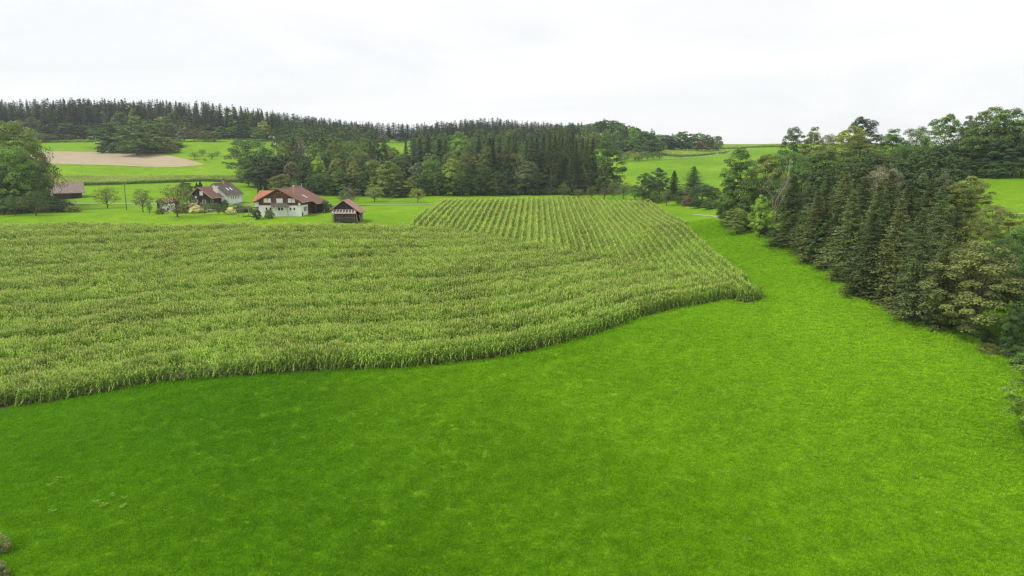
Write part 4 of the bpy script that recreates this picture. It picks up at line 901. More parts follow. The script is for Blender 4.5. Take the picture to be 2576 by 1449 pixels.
# ---- walker on the gravel road
M['skin'] = plain('skin', (.5, .32, .24), .6, .05); M['shirt'] = plain('white_shirt', (.78, .79, .82), .8, .05); M['trousers'] = plain('grey_trousers', (.16, .18, .22), .8, .1); M['hair'] = plain('hair', (.1, .07, .05), .7, .1)
po = at(298.5 / 1.565, 517.5, 246.0)
pn = thing('person', 'person in white top and grey trousers walking on the gravel road by the barn', 'person', (po.x, 246.0, h1(po.x, 246) + .09), R(100))
def skin(name, verts, edges, mat, sub=2):
    me = bpy.data.meshes.new(name); me.from_pydata([v[:3] for v in verts], edges, []); o = link(name, me, pn, mat)
    md = o.modifiers.new('skin', 'SKIN'); sv = me.skin_vertices[0].data
    for i, v in enumerate(verts): sv[i].radius = (v[3], v[4] if len(v) > 4 else v[3]); sv[i].use_root = (i == 0)
    md.use_smooth_shade = True; s2 = o.modifiers.new('sub', 'SUBSURF'); s2.levels = sub; s2.render_levels = sub
    return o
bodyv = [(0, 0, .95, .15, .11), (0, -.02, 1.2, .155, .11), (0, -.04, 1.42, .16, .1), (0, -.05, 1.52, .06, .06), (0, -.08, 1.64, .085, .1), (0, -.08, 1.73, .07, .08),
         (.18, -.04, 1.4, .055), (.23, .08, 1.13, .045), (.22, -.02, .9, .035), (.22, -.06, .82, .035), (-.18, -.04, 1.4, .055), (-.23, -.12, 1.14, .045), (-.21, -.3, .95, .035), (-.2, -.36, .89, .035),
         (.09, -.04, .88, .095), (.1, -.2, .5, .07), (.1, -.16, .09, .05), (.1, -.3, .05, .045), (-.09, .03, .88, .095), (-.1, .06, .5, .07), (-.1, .3, .14, .05), (-.1, .2, .05, .045)]
be = [(0,1),(1,2),(2,3),(3,4),(4,5),(2,6),(6,7),(7,8),(8,9),(2,10),(10,11),(11,12),(12,13),(0,14),(14,15),(15,16),(16,17),(0,18),(18,19),(19,20),(20,21)]
skin('body', bodyv, be, M['skin'])
skin('shirt', [(0, 0, .92, .165, .125), (0, -.02, 1.2, .17, .125), (0, -.04, 1.43, .17, .11), (.185, -.04, 1.4, .07), (.235, .08, 1.13, .058), (.225, -.01, .95, .048), (-.185, -.04, 1.4, .07), (-.235, -.12, 1.14, .058), (-.213, -.28, .98, .048)], [(0,1),(1,2),(2,3),(3,4),(4,5),(2,6),(6,7),(7,8)], M['shirt'])
skin('trousers', [(0, 0, .93, .16, .12), (.095, -.04, .85, .108), (.1, -.2, .5, .082), (.1, -.17, .13, .065), (-.095, .03, .85, .108), (-.1, .06, .5, .082), (-.1, .28, .17, .065)], [(0,1),(1,2),(2,3),(0,4),(4,5),(5,6)], M['trousers'])
skin('hair', [(0, -.05, 1.7, .085, .09), (0, -.07, 1.77, .07, .08)], [(0,1)], M['hair'])

# ------------------------------------------------------------------ trees
broad = [broad_proto(11, 20, 6.0, .0, 125, 200, .22), broad_proto(12, 20, 5.4, .02, 110, 200, .22, .08, .25), broad_proto(13, 20, 6.4, -.02, 130, 200, .22, .03, -.1),
         broad_proto(14, 20, 5.6, .04, 105, 200, .22, .15, .15, lean=-1.0), broad_proto(15, 20, 6.0, -.02, 125, 200, .22, .03, .32), broad_proto(16, 20, 6.6, .1, 100, 200, .22, .25, 0, limbs=30)]
spruce = [spruce_proto(21 + i, 22, 3.5, 58, 11, 11, .36, .02 + .01 * i, .0, .8 + .07 * i) for i in range(4)]
fbroad = [broad_proto(31 + i, 18, 5.6, -.02, 64, 48, .58, .03, (.1, .3, -.1, .2, .0)[i], limbs=8) for i in range(5)]
fspruce = [spruce_proto(41 + i, 26, 3.4, 34, 9, 5, .68, (.04, .1, .03, .06)[i], .0, .9) for i in range(4)]
fruit = [broad_proto(51 + i, 6, 3.0, .2, 60, 70, .15, .42, -.05, trunk=.5, limbs=26, low=-.1) for i in range(4)]
shrub = [broad_proto(61 + i, 3, 1.9, -.12, 50, 90, .14, .05, .15, trunk=.4, limbs=12, low=.0) for i in range(3)]
thuja = [thuja_proto(71)]
bare = [bare_proto(81, 18, .5, 4, 0), bare_proto(83, 18, .55, 4, 3)]
snag = [bare_proto(85, 14, .35, 3, 0)]
bough = [bare_proto(87, 10, .8, 4, 5, 'bark')]
PROTO = dict(broad=broad, spruce=spruce, fbroad=fbroad, fspruce=fspruce, fruit=fruit, shrub=shrub, thuja=thuja, bare=bare, snag=snag, bough=bough)
NAME = dict(broad='broadleaf_tree', fbroad='broadleaf_tree', spruce='spruce_tree', fspruce='spruce_tree', fruit='fruit_tree', shrub='shrub', thuja='thuja_tree', bare='dead_tree', snag='dead_tree', bough='sparse_tree')
CAT = dict(broad='tree', fbroad='tree', spruce='spruce', fspruce='spruce', fruit='fruit tree', shrub='shrub', thuja='thuja', bare='dead tree', snag='dead tree', bough='tree')
COLR = dict(dark=(.042, .078, .018), darkblue=(.036, .066, .026), mid=(.066, .118, .022), green=(.085, .15, .024), bright=(.15, .235, .03), yellow=(.165, .185, .03), olive=(.09, .112, .024),
            paleolive=(.135, .162, .042), ochre=(.098, .113, .031), brown=(.092, .09, .035), tan=(.13, .125, .065), spruce=(.04, .068, .025), spruceol=(.056, .078, .02), sprucepale=(.075, .095, .05), thuja=(.022, .05, .014), warm=(.062, .09, .024), warmol=(.084, .11, .029), dry=(.17, .18, .07), lush=(.1, .137, .028), rust=(.12, .095, .045), pink=(.33, .24, .15), cream=(.5, .48, .22), grey=(.088, .115, .05))
ADJ = dict(lush='olive green', warm='dark olive', warmol='brownish olive', dry='dry tan', dark='dark green', darkblue='bluish dark green', mid='mid green', green='fresh green', bright='bright light green', yellow='yellow green', olive='olive green', paleolive='pale olive', ochre='ochre brown', brown='brownish', tan='pale tan',
           spruce='dark', spruceol='olive dark', sprucepale='pale grey green', thuja='dark', rust='rusty brown', pink='pinkish', cream='cream flowered', grey='grey green')
NOUN = dict(broad='broadleaf tree', fbroad='broadleaf tree', spruce='spruce', fspruce='spruce', fruit='fruit tree', shrub='shrub', thuja='columnar thuja', bare='bare dead tree', snag='bare trunk', bough='sparse tree')
tcount = {}
WID = dict(broad=1.15, fbroad=1.3, spruce=1.7, fspruce=1.8, shrub=1.1, fruit=1.05)
def plant(kind, x, y, hh, rad, colour, label, group, jitter=.12):
    ps_ = PROTO[kind]; i = tcount.get(kind, 0); tcount[kind] = i + 1
    tm, cm, H0, R0 = ps_[i % len(ps_)]
    o = thing(NAME[kind], label, CAT[kind], (x, y, gh(x, y)[0] - .05), rng.uniform(0, 6.28), group)
    sxy = rad / (R0 * (1.08 if kind not in ('spruce', 'fspruce', 'thuja') else 1.0)); o.scale = (sxy * rng.uniform(.94, 1.06), sxy * rng.uniform(.94, 1.06), hh / H0)
    link('trunk', tm, o)
    if cm is not None:
        c = link('crown', cm, o); b = (2.1 if 'broad' in kind else 1.7) * np.array(COLR[colour]) * (1 + rng.normal(0, jitter)) * (1 + rng.normal(0, jitter * .22, 3)); c.color = (*np.clip(b, .005, .9), 1)
    return o
REG = {}
def tree(kind, px, top, Y, w, colour, where, label=None, base=None):
    """px, top: crown centre and top pixel; the distance from the ground it stands on (Y), or from its base pixel"""
    if base is not None: Y = hit(px, base)[1]
    v = at(px, top, Y); g = gh(v.x, Y)[0]; hh = max(1.0, v.z - g); rad = max(.5, w / 2 / F * Y) * WID.get(kind, 1.0)
    lab = label or f'{ADJ[colour]} {NOUN[kind]} {where}'
    o = plant(kind, v.x, Y, hh, rad, colour, lab, where)
    if label is None: REG.setdefault((where, lab), []).append(o)
    return o
def many(where, rows):
    for r in rows: tree(*r[:6], where, *(r[6:]))

W1 = 'at the front of the farm wood'
many(W1, [('broad',622,402,295,52,'dark'),('broad',667,418,291,52,'darkblue'),('broad',732,404,296,38,'brown'),('broad',767,404,291,46,'dark'),('broad',800,392,293,48,'bright'),('broad',811,433,284,48,'dark'),
  ('broad',845,397,291,46,'olive'),('broad',853,424,284,40,'mid'),('broad',882,391,293,42,'olive'),('broad',892,405,287,44,'paleolive'),('broad',912,389,295,42,'mid'),('broad',940,396,289,46,'olive'),
  ('broad',918,428,283,40,'dark'),('broad',980,405,277,74,'lush','broad olive tree bulging forward from the farm wood edge'),('broad',1000,391,293,46,'mid'),('broad',1027,447,280,42,'olive'),('broad',1047,409,290,42,'grey'),
  ('broad',1087,396,286,54,'mid'),('broad',1138,397,283,52,'bright','slender bright green tree standing forward of the dark wood'),('broad',1182,402,290,50,'dark'),('broad',1222,414,287,46,'dark'),('broad',1226,366,312,46,'olive'),('broad',1268,374,308,52,'olive'),('broad',1304,378,306,48,'olive'),
  ('broad',1330,404,290,60,'grey'),('broad',1205,440,283,40,'dark'),('broad',1110,430,282,40,'dark'),('broad',1160,440,281,40,'dark'),('broad',1250,430,284,50,'dark'),('broad',790,440,286,44,'dark'),('broad',880,440,284,44,'dark'),('broad',945,445,280,40,'olive'),('broad',1065,445,282,40,'dark'),
  ('broad',1524,353,292,84,'dark','big dark round oak closing the right end of the wood'),('broad',1528,410,284,60,'dark')])
YEL = (.13, .14, .026)
W2 = 'deep in the farm wood'
many(W2, [('broad',620,346,337,100,'darkblue','huge dark tree behind the timber house end of the wood'),('broad',665,366,326,52,'mid'),('broad',710,356,336,56,'olive'),('spruce',737,346,340,30,'spruce'),('broad',757,345,345,32,'tan','pale tan tree standing up out of the wood'),('broad',795,357,336,52,'green'),
  ('broad',843,346,342,46,'olive'),('broad',882,350,342,46,'mid'),('broad',920,346,345,52,'green'),('broad',957,352,340,68,'dark'),('spruce',930,352,335,26,'spruceol'),('spruce',1040,346,330,24,'sprucepale'),('spruce',1020,352,330,24,'sprucepale'),('broad',990,368,325,46,'olive'),
  ('broad',1155,328,345,56,'green'),('broad',1180,345,335,44,'mid'),('broad',700,400,310,50,'dark'),('broad',1010,385,310,50,'mid'),('broad',1080,385,312,56,'mid'),('broad',1130,380,315,50,'olive'),('broad',1180,378,315,52,'olive'),('broad',860,372,320,50,'mid'),('broad',900,372,320,46,'olive'),('broad',820,375,318,46,'mid'),('broad',750,385,318,46,'dark')])
for px, top in ((1060,340),(1072,334),(1086,342),(1100,338),(1118,344),(1206,340),(1222,343),(1240,338),(1255,345),(1272,340),(1288,346),(1302,338),(1320,342),(1337,334),(1352,340),(1366,331),(1380,326),(1392,334),(1405,331),(1418,327),(1432,335),(1446,330),(1458,338),(1470,329),(1484,334),(1497,340)):
    tree('spruce', px + rng.normal(0, 6), top + abs(rng.normal(0, 8)), rng.uniform(303, 330) if px > 1200 else rng.uniform(325, 345), rng.uniform(24, 38), 'warm' if rng.random() < .5 else 'spruce', W2)
for px, top in ((1283,420),(1400,352),(1425,348),(1450,352),(1475,356),(1490,372),(1412,385),(1440,392),(1465,380)):
    tree('spruce', px, top, rng.uniform(288, 298), 30, 'spruceol' if px in (1400, 1425, 1475) else 'spruce', W1)
tree('snag', 1386, 420, 287, 12, 'grey', W1, 'tall pale bare trunk standing at the wood edge')
many('at the foot of the farm wood', [('shrub',px,base-h_,0,w,c,None,base) for px,base,h_,w,c in ((1328,490,38,40,'darkblue'),(1380,489,20,44,'grey'),(1350,490,16,40,'dark'),(790,488,24,44,'dark'),(850,488,22,44,'dark'),(905,489,24,44,'dark'),(960,494,28,44,'olive'),(1010,496,26,44,'dark'),(1060,492,26,44,'dark'),(1105,491,24,44,'dark'),(1150,490,22,44,'dark'),(1200,490,24,44,'dark'),(1245,490,24,44,'dark'),(1290,490,24,44,'dark'),(1430,482,16,44,'dark'),(1480,480,18,46,'dark'),(1530,477,20,50,'dark'),(720,470,30,44,'darkblue'),(660,470,30,44,'dark'),(750,482,28,44,'dark'))])

W3 = 'in the tall barn grove'
many(W3, [('broad',14,298,222,140,'lush','tall olive green tree crowning the grove beside the field barn'),('broad',70,326,238,80,'olive'),('broad',-35,318,215,120,'mid'),('broad',14,352,207,110,'green','light green tree at the front of the grove beside the field barn'),('broad',54,395,212,80,'dark'),('broad',-5,420,204,100,'dark'),('broad',78,440,226,52,'darkblue'),
  ('broad',90,398,230,46,'olive'),('broad',40,455,206,80,'dark'),('broad',96,484,222,40,'darkblue'),('bough',112,372,228,70,'grey','half bare tree with thin twigs at the grove edge'),('bough',128,418,232,66,'olive','leaning sparse tree reaching out over the field barn')])
many('below the tall barn grove', [('fruit',31,491,0,56,'mid',None,543),('fruit',84,480,0,68,'mid',None,543),('shrub',128,493,224,50,'darkblue'),('shrub',112,512,0,34,'grey','pale whitish shrub under the grove beside the field barn',535),('shrub',160,503,0,50,'darkblue',None,532),('shrub',183,517,0,34,'yellow','yellow green shrub below the field barn wall',534),('shrub',60,505,0,60,'dark',None,535),('shrub',8,505,0,60,'dark',None,537),('shrub',145,515,0,44,'dark',None,534)])

W4 = 'above the stubble field'
many(W4, [('fbroad',272,308,462,76,'dark'),('fbroad',300,318,456,66,'darkblue'),('fbroad',338,311,420,84,'mid'),('fbroad',362,330,456,60,'grey'),('fbroad',283,335,452,60,'dark'),('fbroad',330,345,450,60,'olive'),('fbroad',385,346,452,60,'mid'),('fbroad',424,344,456,58,'olive'),('fbroad',438,358,450,34,'ochre'),('fbroad',350,362,448,44,'olive'),('fbroad',405,364,448,40,'mid'),
  ('fbroad',462,319,482,28,'grey'),('fbroad',486,325,484,30,'rust','rusty brown tree standing before the hill wood'),('fbroad',514,327,482,28,'olive'),('fbroad',538,330,480,28,'brown')])
many('below the clump above the stubble field', [('shrub',px,385-h_,0,w,c,None,385.5) for px,h_,w,c in ((262,24,34,'dark'),(290,26,36,'dark'),(318,22,34,'olive'),(342,24,34,'mid'),(366,26,36,'olive'),(392,26,34,'mid'),(414,24,32,'olive'),(436,22,28,'ochre'))])
many('on the meadow beside the stubble field', [('fruit',489,382,0,28,'olive',None,402),('fruit',508,375,0,20,'olive',None,393),('fruit',532,384,0,24,'olive',None,402),('fruit',547,380,0,18,'olive',None,394),('fruit',515,398,0,12,'grey',None,406)])
many('at the left end of the upper meadow', [('fruit',178,337,0,24,'rust',None,357),('fruit',140,335,0,28,'olive',None,358),('fruit',118,337,0,28,'paleolive',None,358),('fruit',100,333,0,30,'olive',None,360)])

# farm and garden
tree('broad', 707, 436, 226, 76, 'ochre', 'behind the farmhouse', 'round ochre brown tree directly behind the farmhouse roof')
many('beside the orange roof of the farmhouse', [('thuja',652,457,218,12,'thuja'),('thuja',667,457,219,12,'thuja')])
many('behind the timber house roof', [('thuja',494,460,243,13,'thuja'),('thuja',503,456,244,14,'thuja')])
tree('broad', 466, 454, 240, 46, 'dark', '', 'dark round tree left of the timber house')
tree('fruit', 265, 470, 0, 50, 'ochre', '', 'autumn tinted fruit tree beside the utility pole on the lawn', 524)
tree('fruit', 355, 475, 0, 50, 'paleolive', '', 'leaning pale olive fruit tree right of the utility pole', 534)
tree('fruit', 374, 508, 0, 16, 'mid', '', 'very small young tree beside the leaning fruit tree', 540)
tree('fruit', 440, 462, 0, 92, 'olive', '', 'wide apple tree standing before the garden hut and polytunnel', 546)
tree('fruit', 880, 468, 0, 46, 'tan', '', 'half bare pale fruit tree behind the woodshed', 518)
tree('fruit', 862, 480, 0, 34, 'mid', '', 'green fruit tree close behind the woodshed', 517)
tree('fruit', 941, 470, 0, 50, 'paleolive', '', 'light green fruit tree alone on the meadow right of the woodshed', 508)
tree('fruit', 1050, 471, 0, 44, 'yellow', '', 'yellow green fruit tree near the corn and the road end', 510)
gd = 'in the garden before the timber house'
many(gd, [('shrub',450,516,0,26,'yellow',None,537),('shrub',472,518,0,24,'olive',None,536),('shrub',496,517,0,34,'cream','cream flowered shrub in the garden before the timber house',536),('shrub',486,511,0,24,'pink',None,532),('fruit',513,505,0,26,'grey','small grey green tree rising from the garden shrubs',540),('shrub',532,512,0,26,'mid',None,533),('fruit',549,511,0,34,'dark','dark small tree behind the white goal',541),('shrub',565,518,0,22,'rust',None,536),('shrub',518,516,0,26,'grey',None,534),('shrub',460,513,0,26,'rust',None,533),('shrub',543,512,0,26,'olive',None,531),
  ('shrub',580,522,0,26,'cream','round light yellow shrub on the lawn by the swing frame',539),('shrub',604,516,0,36,'dark','dark round shrub behind the swing frame',535),('shrub',645,524,190,22,'dark','dark upright shrub left of the farmhouse steps'),('shrub',676,527,191,22,'mid','green shrub before the white farmhouse wall'),('shrub',623,518,0,18,'yellow',None,534),('shrub',632,522,0,14,'brown',None,537),('shrub',566,502,232,14,'mid','climbing green shrub against the white house'),('shrub',818,505,206,32,'dark','dark round shrub behind the farmhouse barn end'),('shrub',405,523,0,24,'olive',None,538)])
# orchard beyond the corn
oc = 'in the orchard row beyond the corn'
many(oc, [('fruit',px,top,0,w,c,None,base) for px,top,base,w,c in ((1419,462,497,34,'olive'),(1455,474,498,28,'mid'),(1489,468,500,32,'olive'),(1521,470,501,28,'brown'),(1543,458,501,32,'olive'),(1569,458,504,40,'grey'),(1598,472,504,28,'olive'),(1618,480,508,32,'brown'),(1648,480,513,28,'mid'),(1678,476,518,34,'olive'),(1706,492,516,26,'mid'),(1638,486,508,24,'grey'))])
rc_ = 'in the clump beyond the corn field'
many(rc_, [('broad',1625,433,250,50,'darkblue'),('broad',1662,420,256,48,'darkblue'),('broad',1645,455,246,40,'dark'),('spruce',1697,428,250,40,'spruce'),('spruce',1747,417,262,40,'spruce'),('broad',1768,462,234,64,'darkblue'),('broad',1795,470,238,40,'dark'),('broad',1735,470,238,36,'olive'),('broad',1712,478,240,34,'dark'),('shrub',1730,497,0,34,'rust',None,518),('shrub',1755,500,0,44,'dark',None,524),('shrub',1790,503,0,44,'dark',None,525)])

# long wood
r1 = 'at the tip of the long wood'
many(r1, [('broad',1873,367,166,100,'mid','tall green tree leaning out at the end of the long wood'),('broad',1850,430,170,70,'mid'),('broad',1985,372,190,104,'mid'),('broad',1930,385,185,90,'olive'),('bare',1955,386,152,78,'grey','tall bare pale dead tree in the long wood'),('broad',1917,489,151,46,'bright','small bright green tree under the dead tree'),('broad',1857,521,0,62,'lush','low olive bush tree at the tip of the long wood',590),('bare',1952,488,148,30,'grey','thin bare dead sapling beside the bright green tree'),('broad',1895,470,165,60,'dark'),('broad',1835,470,172,50,'olive'),('broad',1960,450,165,80,'dark'),
  ('broad',2020,420,180,80,'mid'),('broad',2040,470,160,70,'dark'),('broad',1830,540,168,34,'mid')])
many(r1, [('spruce',2000,440,141,76,'warm','pointed spruce at the left of the long wood')])
r2 = 'in the spruce stand of the long wood'
for px, top, Y, w, c in ((2085,428,131,70,'warm'),(2060,470,127,66,'warmol'),(2130,420,127,66,'warmol'),(2178,440,122,66,'warm'),(2150,470,114,70,'warmol'),(2215,450,111,72,'warm'),(2245,428,117,70,'warmol'),(2292,444,110,70,'warm'),(2270,500,101,76,'warmol'),(2345,436,110,74,'warmol'),(2375,452,103,72,'warm'),(2325,520,96,80,'warm'),(2392,560,92,72,'warmol'),(2110,520,121,60,'warm'),(2200,520,106,70,'warm'),(2415,500,103,70,'warm'),(2040,510,134,56,'warm')):
    tree('spruce', px, top + rng.uniform(-4, 14), Y, w * rng.uniform(.85, 1.15), c, r2)
r3 = 'on the upper edge of the long wood'
many(r3, [('broad',2003,317,272,64,'dark','dark oak standing alone on the skyline of the long wood'),('broad',2050,319,266,56,'paleolive'),('broad',2095,334,258,60,'olive'),('broad',2172,291,258,84,'darkblue','tall dark crown rising above the long wood'),('broad',2150,316,238,96,'yellow'),('broad',2090,374,217,94,'mid'),('broad',2172,344,216,96,'olive'),('broad',2250,324,226,76,'green'),('broad',2310,314,222,70,'mid'),('broad',2385,284,212,90,'green'),('broad',2440,290,208,46,'grey'),('broad',2500,264,202,120,'green'),('broad',2568,268,198,100,'mid'),('broad',2540,300,206,80,'grey'),
  ('broad',2280,362,206,70,'dark'),('broad',2340,368,204,74,'dark'),('broad',2400,360,202,76,'darkblue'),('broad',2460,356,198,80,'dark'),('broad',2520,350,196,84,'darkblue'),('broad',2580,350,194,84,'dark'),('broad',2140,390,205,80,'mid'),('broad',2220,385,205,80,'olive'),('broad',2620,300,196,110,'mid'),('broad',2040,385,222,70,'mid'),('broad',2430,400,194,60,'dark'),('broad',2500,405,191,60,'dark'),('broad',2560,405,190,60,'dark'),('broad',2370,405,198,60,'dark'),('broad',2310,405,200,60,'dark'),('broad',2470,320,206,70,'mid'),('broad',2240,400,200,60,'dark'),('broad',2180,405,200,60,'mid')])
r4 = 'on the lower slope of the long wood'
many(r4, [('broad',2232,411,140,90,'tan','pale greyish crown showing above the right spruces'),('broad',2376,434,134,70,'grey'),('bare',2360,425,140,60,'grey','pale bare twiggy tree behind the right spruces'),('broad',2450,442,131,110,'paleolive','wide pale olive tree above the spruces of the long wood'),('broad',2420,455,128,90,'olive'),('broad',2545,530,112,90,'olive'),('broad',2445,548,102,100,'olive'),('broad',2520,590,98,90,'mid'),('broad',2580,560,104,90,'mid'),('broad',2475,606,88,205,'ochre','big ochre tinged tree with visible trunk at the right meadow edge'),('broad',2390,600,96,70,'dark'),('broad',2575,640,90,110,'dark'),('broad',2600,700,84,90,'dark'),('broad',2500,512,122,70,'paleolive'),('broad',2560,760,82,60,'dark')])
yt = thing('broadleaf_tree', 'yellow green tree at the near end of the long wood', 'tree', (0, 0, 0)); bpy.data.objects.remove(yt)
tree('broad', 2704, 868, 63, 220, 'bright', '', 'yellow green leafy tree at the near end of the long wood')
many(r4, [('broad',2640,560,112,110,'mid'),('broad',2700,640,98,110,'olive'),('broad',2760,600,106,120,'mid'),('broad',2690,720,84,100,'dark'),('broad',2780,800,76,130,'olive')])
# scrub along the right meadow edge
E = poly_at(edge, 44)
for i, (x, y) in enumerate(E):
    if x / y > .8: continue
    for q in range(2):
        xx, yy = x + rng.uniform(.8, 3.2) + q * 1.2, y + rng.uniform(.2, 1.5)
        plant('shrub', xx, yy, rng.uniform(.8, 2.0), rng.uniform(.9, 1.7), ('dark', 'olive', 'mid', 'dark', 'dark')[int(rng.integers(0, 5))], 'low scrubby shrub along the foot of the long wood', 'scrub along the right meadow edge')
# dry bush by the near left corner, dock weeds in the meadow
for px, py, hh, rd in ((-14,1395,1.5,1.0),(-18,1470,1.3,1.0),(-5,1452,1.0,.7)):
    g = hit(px, py); plant('shrub', g[0], g[1], hh, rd, 'dry', 'dry tan seeding bush at the near meadow corner', 'dry bushes at the near meadow corner')
M['dock'] = leafy('dock_leaf', (.125, .28, .022), spec=.05, var=.35, hue=.03, trans=.3)
def dock_mesh(seed):
    rg = np.random.default_rng(seed); Q, T = [], []
    for i in range(14):
        a = rg.uniform(0, 6.283); L = rg.uniform(.22, .42); d = np.array([math.cos(a), math.sin(a), 0]); s = np.array([-d[1], d[0], 0]) * L * .26; up = rg.uniform(.35, .9)
        p = [np.array([0, 0, .02]), d * L * .45 + np.array([0, 0, L * up * .6]), d * L + np.array([0, 0, L * up * .55])]
        Q += [[p[0] - s * .15, p[0] + s * .15, p[1] + s, p[1] - s], [p[1] - s, p[1] + s, p[2] + s * .2, p[2] - s * .2]]; T += [rg.uniform(.2, .9)] * 2
    return card_mesh('dock_plant', np.array(Q), T, M['dock'])
dk = [dock_mesh(500 + i) for i in range(4)]
dpx = [(150,1208),(138,1216),(126,1224),(285,1254),(312,1258),(240,1275),(262,1280),(312,1278),(132,1295),(200,1100),(490,1370),(1450,1175),(1180,1330),(870,1260),(620,1310),(1880,1360),(1290,1385),(1690,960),(2055,1155),(2400,1290),(2200,1010),(860,1397),(1985,1190),(2300,1205),(415,1290)]
for i, (px, py) in enumerate(dpx):
    g = hit(px, py); o = link('dock_plant', dk[i % 4], None, None, (g[0], g[1], gh(*g)[0] + .02), rng.uniform(0, 6.28)); s_ = rng.uniform(.85, 1.25) if i < 9 else rng.uniform(.6, .9); o.scale = (s_, s_, s_)
    tag(o, 'pale broad leaved dock weed growing in the near meadow', 'weed', 'dock weeds in the near meadow')

# ------------------------------------------------------------------ far woods
SKX = [-80,0,100,180,290,400,540,620,700,760,830,930,1040,1100,1180,1240,1330,1400,1460]
SKY = [252,250,249,244,248,251,256,268,278,289,297,304,310,303,297,294,303,307,306]
hw = 'in the dark wood crowning the far hill'; cw = 'in the distant ridge wood'
for rowY, step, drop in ((556, 13.0, 0), (535, 15.0, 13)):
    px = -70.0
    while px < 700:
        top = np.interp(px, SKX, SKY) + drop + abs(rng.normal(0, 11)) - 4
        if rng.random() < .78: tree('fspruce', px, top, rowY + rng.uniform(-8, 8), rng.uniform(16, 26), 'spruceol' if rng.random() < .3 else 'spruce', hw)
        else: tree('fbroad', px, top + 10, rowY + rng.uniform(-8, 8), rng.uniform(22, 32), ('dark', 'mid', 'olive', 'darkblue')[int(rng.integers(0, 4))], hw)
        px += step * rng.uniform(.6, 1.4)
px = 690.0
while px < 1460:
    tree(*(('fspruce', px, np.interp(px, SKX, SKY) + abs(rng.normal(0, 5)) - 1, rng.uniform(655, 690), rng.uniform(14, 26), 'spruce') if rng.random() < .8 else ('fbroad', px, np.interp(px, SKX, SKY) + 6 + abs(rng.normal(0, 4)), 660, rng.uniform(20, 28), 'dark')), cw); px += 11.5 * rng.uniform(.6, 1.4)
for px, top, w, c in ((18,308,30,'mid'),(48,300,30,'olive'),(78,292,36,'ochre'),(75,308,40,'darkblue'),(110,312,38,'darkblue'),(140,306,40,'darkblue'),(175,309,50,'dark'),(205,313,40,'darkblue'),(232,310,36,'dark'),(300,278,40,'mid'),(290,296,40,'olive'),(345,290,40,'olive'),(375,300,38,'mid'),(400,292,28,'yellow'),(430,310,34,'grey'),(460,288,30,'ochre'),(470,305,34,'mid'),(520,312,36,'dark'),(555,318,38,'mid'),(585,318,38,'mid'),(610,310,36,'darkblue'),(640,318,30,'mid'),(662,303,28,'yellow'),(650,322,26,'mid'),(676,326,26,'grey'),(715,328,34,'darkblue'),(500,322,30,'dark'),(560,330,30,'darkblue'),(445,325,34,'dark'),(250,322,30,'dark'),(160,325,36,'dark'),(120,330,30,'darkblue'),(5,325,36,'darkblue')):
    tree('fbroad', px, top, rng.uniform(505, 522), w, c, 'along the lower edge of the hill wood')
for px, top, w, c in ((770,330,34,'darkblue'),(800,326,36,'mid'),(830,324,40,'darkblue'),(868,320,34,'mid'),(885,316,28,'olive'),(905,326,34,'darkblue'),(930,330,30,'dark'),(965,340,30,'grey'),(840,336,34,'dark'),(735,335,30,'mid'),(1010,345,26,'darkblue'),(1060,340,30,'darkblue'),(1185,330,34,'mid'),(1240,342,40,'grey'),(1300,330,30,'dark'),(1420,318,30,'bright'),(1440,312,34,'dark'),(1395,318,30,'dark')):
    tree('fbroad', px, top, rng.uniform(625, 640), w, c, 'along the edge of the distant ridge wood')
hm = 'on the wooded knoll behind the orchard'
for i in range(52):
    px = rng.uniform(1462, 1665); Y = rng.uniform(515, 640); v = at(px, 400, Y); prof = np.interp(px, [1450,1490,1530,1565,1600,1640,1670], [322,308,299,308,322,336,346])
    g = h1(v.x, Y); ztop = at(px, prof, Y).z; hh = min(rng.uniform(10, 15), max(7, ztop - g))
    plant('fbroad', v.x, Y, hh, rng.uniform(3.6, 5.2), ('mid', 'green', 'dark', 'olive', 'mid')[i % 5], f'{("mid green","fresh green","dark green","olive green","mid green")[i % 5]} rounded tree {hm}', hm)
for px, top in ((1472,313),(1520,297),(1555,303),(1590,318),(1605,322),(1640,322)): tree('fspruce', px, top, 600, 13, 'spruce', hm)
many('along the foot of the wooded knoll', [('fbroad',px,top,rng.uniform(470,490),w,c) for px,top,w,c in ((1550,352,40,'dark'),(1575,350,34,'olive'),(1598,348,34,'mid'),(1622,340,40,'green'),(1640,350,40,'dark'),(1655,346,30,'mid'),(1610,328,34,'mid'),(1632,330,36,'dark'),(1590,360,30,'darkblue'),(1565,362,30,'darkblue'))])
many('in the clump on the right hill crest', [('fbroad',px,top,rng.uniform(535,555),w,c) for px,top,w,c in ((1680,338,34,'dark'),(1700,336,30,'mid'),(1718,327,34,'mid'),(1735,336,40,'darkblue'),(1758,334,36,'mid'),(1778,338,34,'dark'),(1797,342,30,'olive'),(1808,339,22,'grey'),(1690,352,36,'dark'),(1725,352,36,'darkblue'),(1765,354,36,'rust'),(1785,354,30,'mid'))] + [('fspruce',1646,327,560,12,'spruce'),('fspruce',1602,318,575,12,'spruce'),('fspruce',1692,334,545,12,'spruce')])
many('in the scrubby orchard below the knoll', [('fruit',px,top,0,w,c,None,base) for px,top,base,w,c in ((1562,378,402,26,'olive'),(1580,380,405,26,'paleolive'),(1598,384,405,30,'yellow'),(1615,382,404,26,'olive'),(1630,384,403,26,'olive'),(1644,382,402,32,'mid'),(1660,386,402,18,'rust'),(1572,390,406,24,'mid'),(1606,392,406,20,'dark'),(1590,377,398,24,'grey'),(1620,378,396,24,'olive'))])
tree('fbroad', 1993, 357, 660, 18, 'dark', '', 'tiny round bush on the bare crest of the right hill')
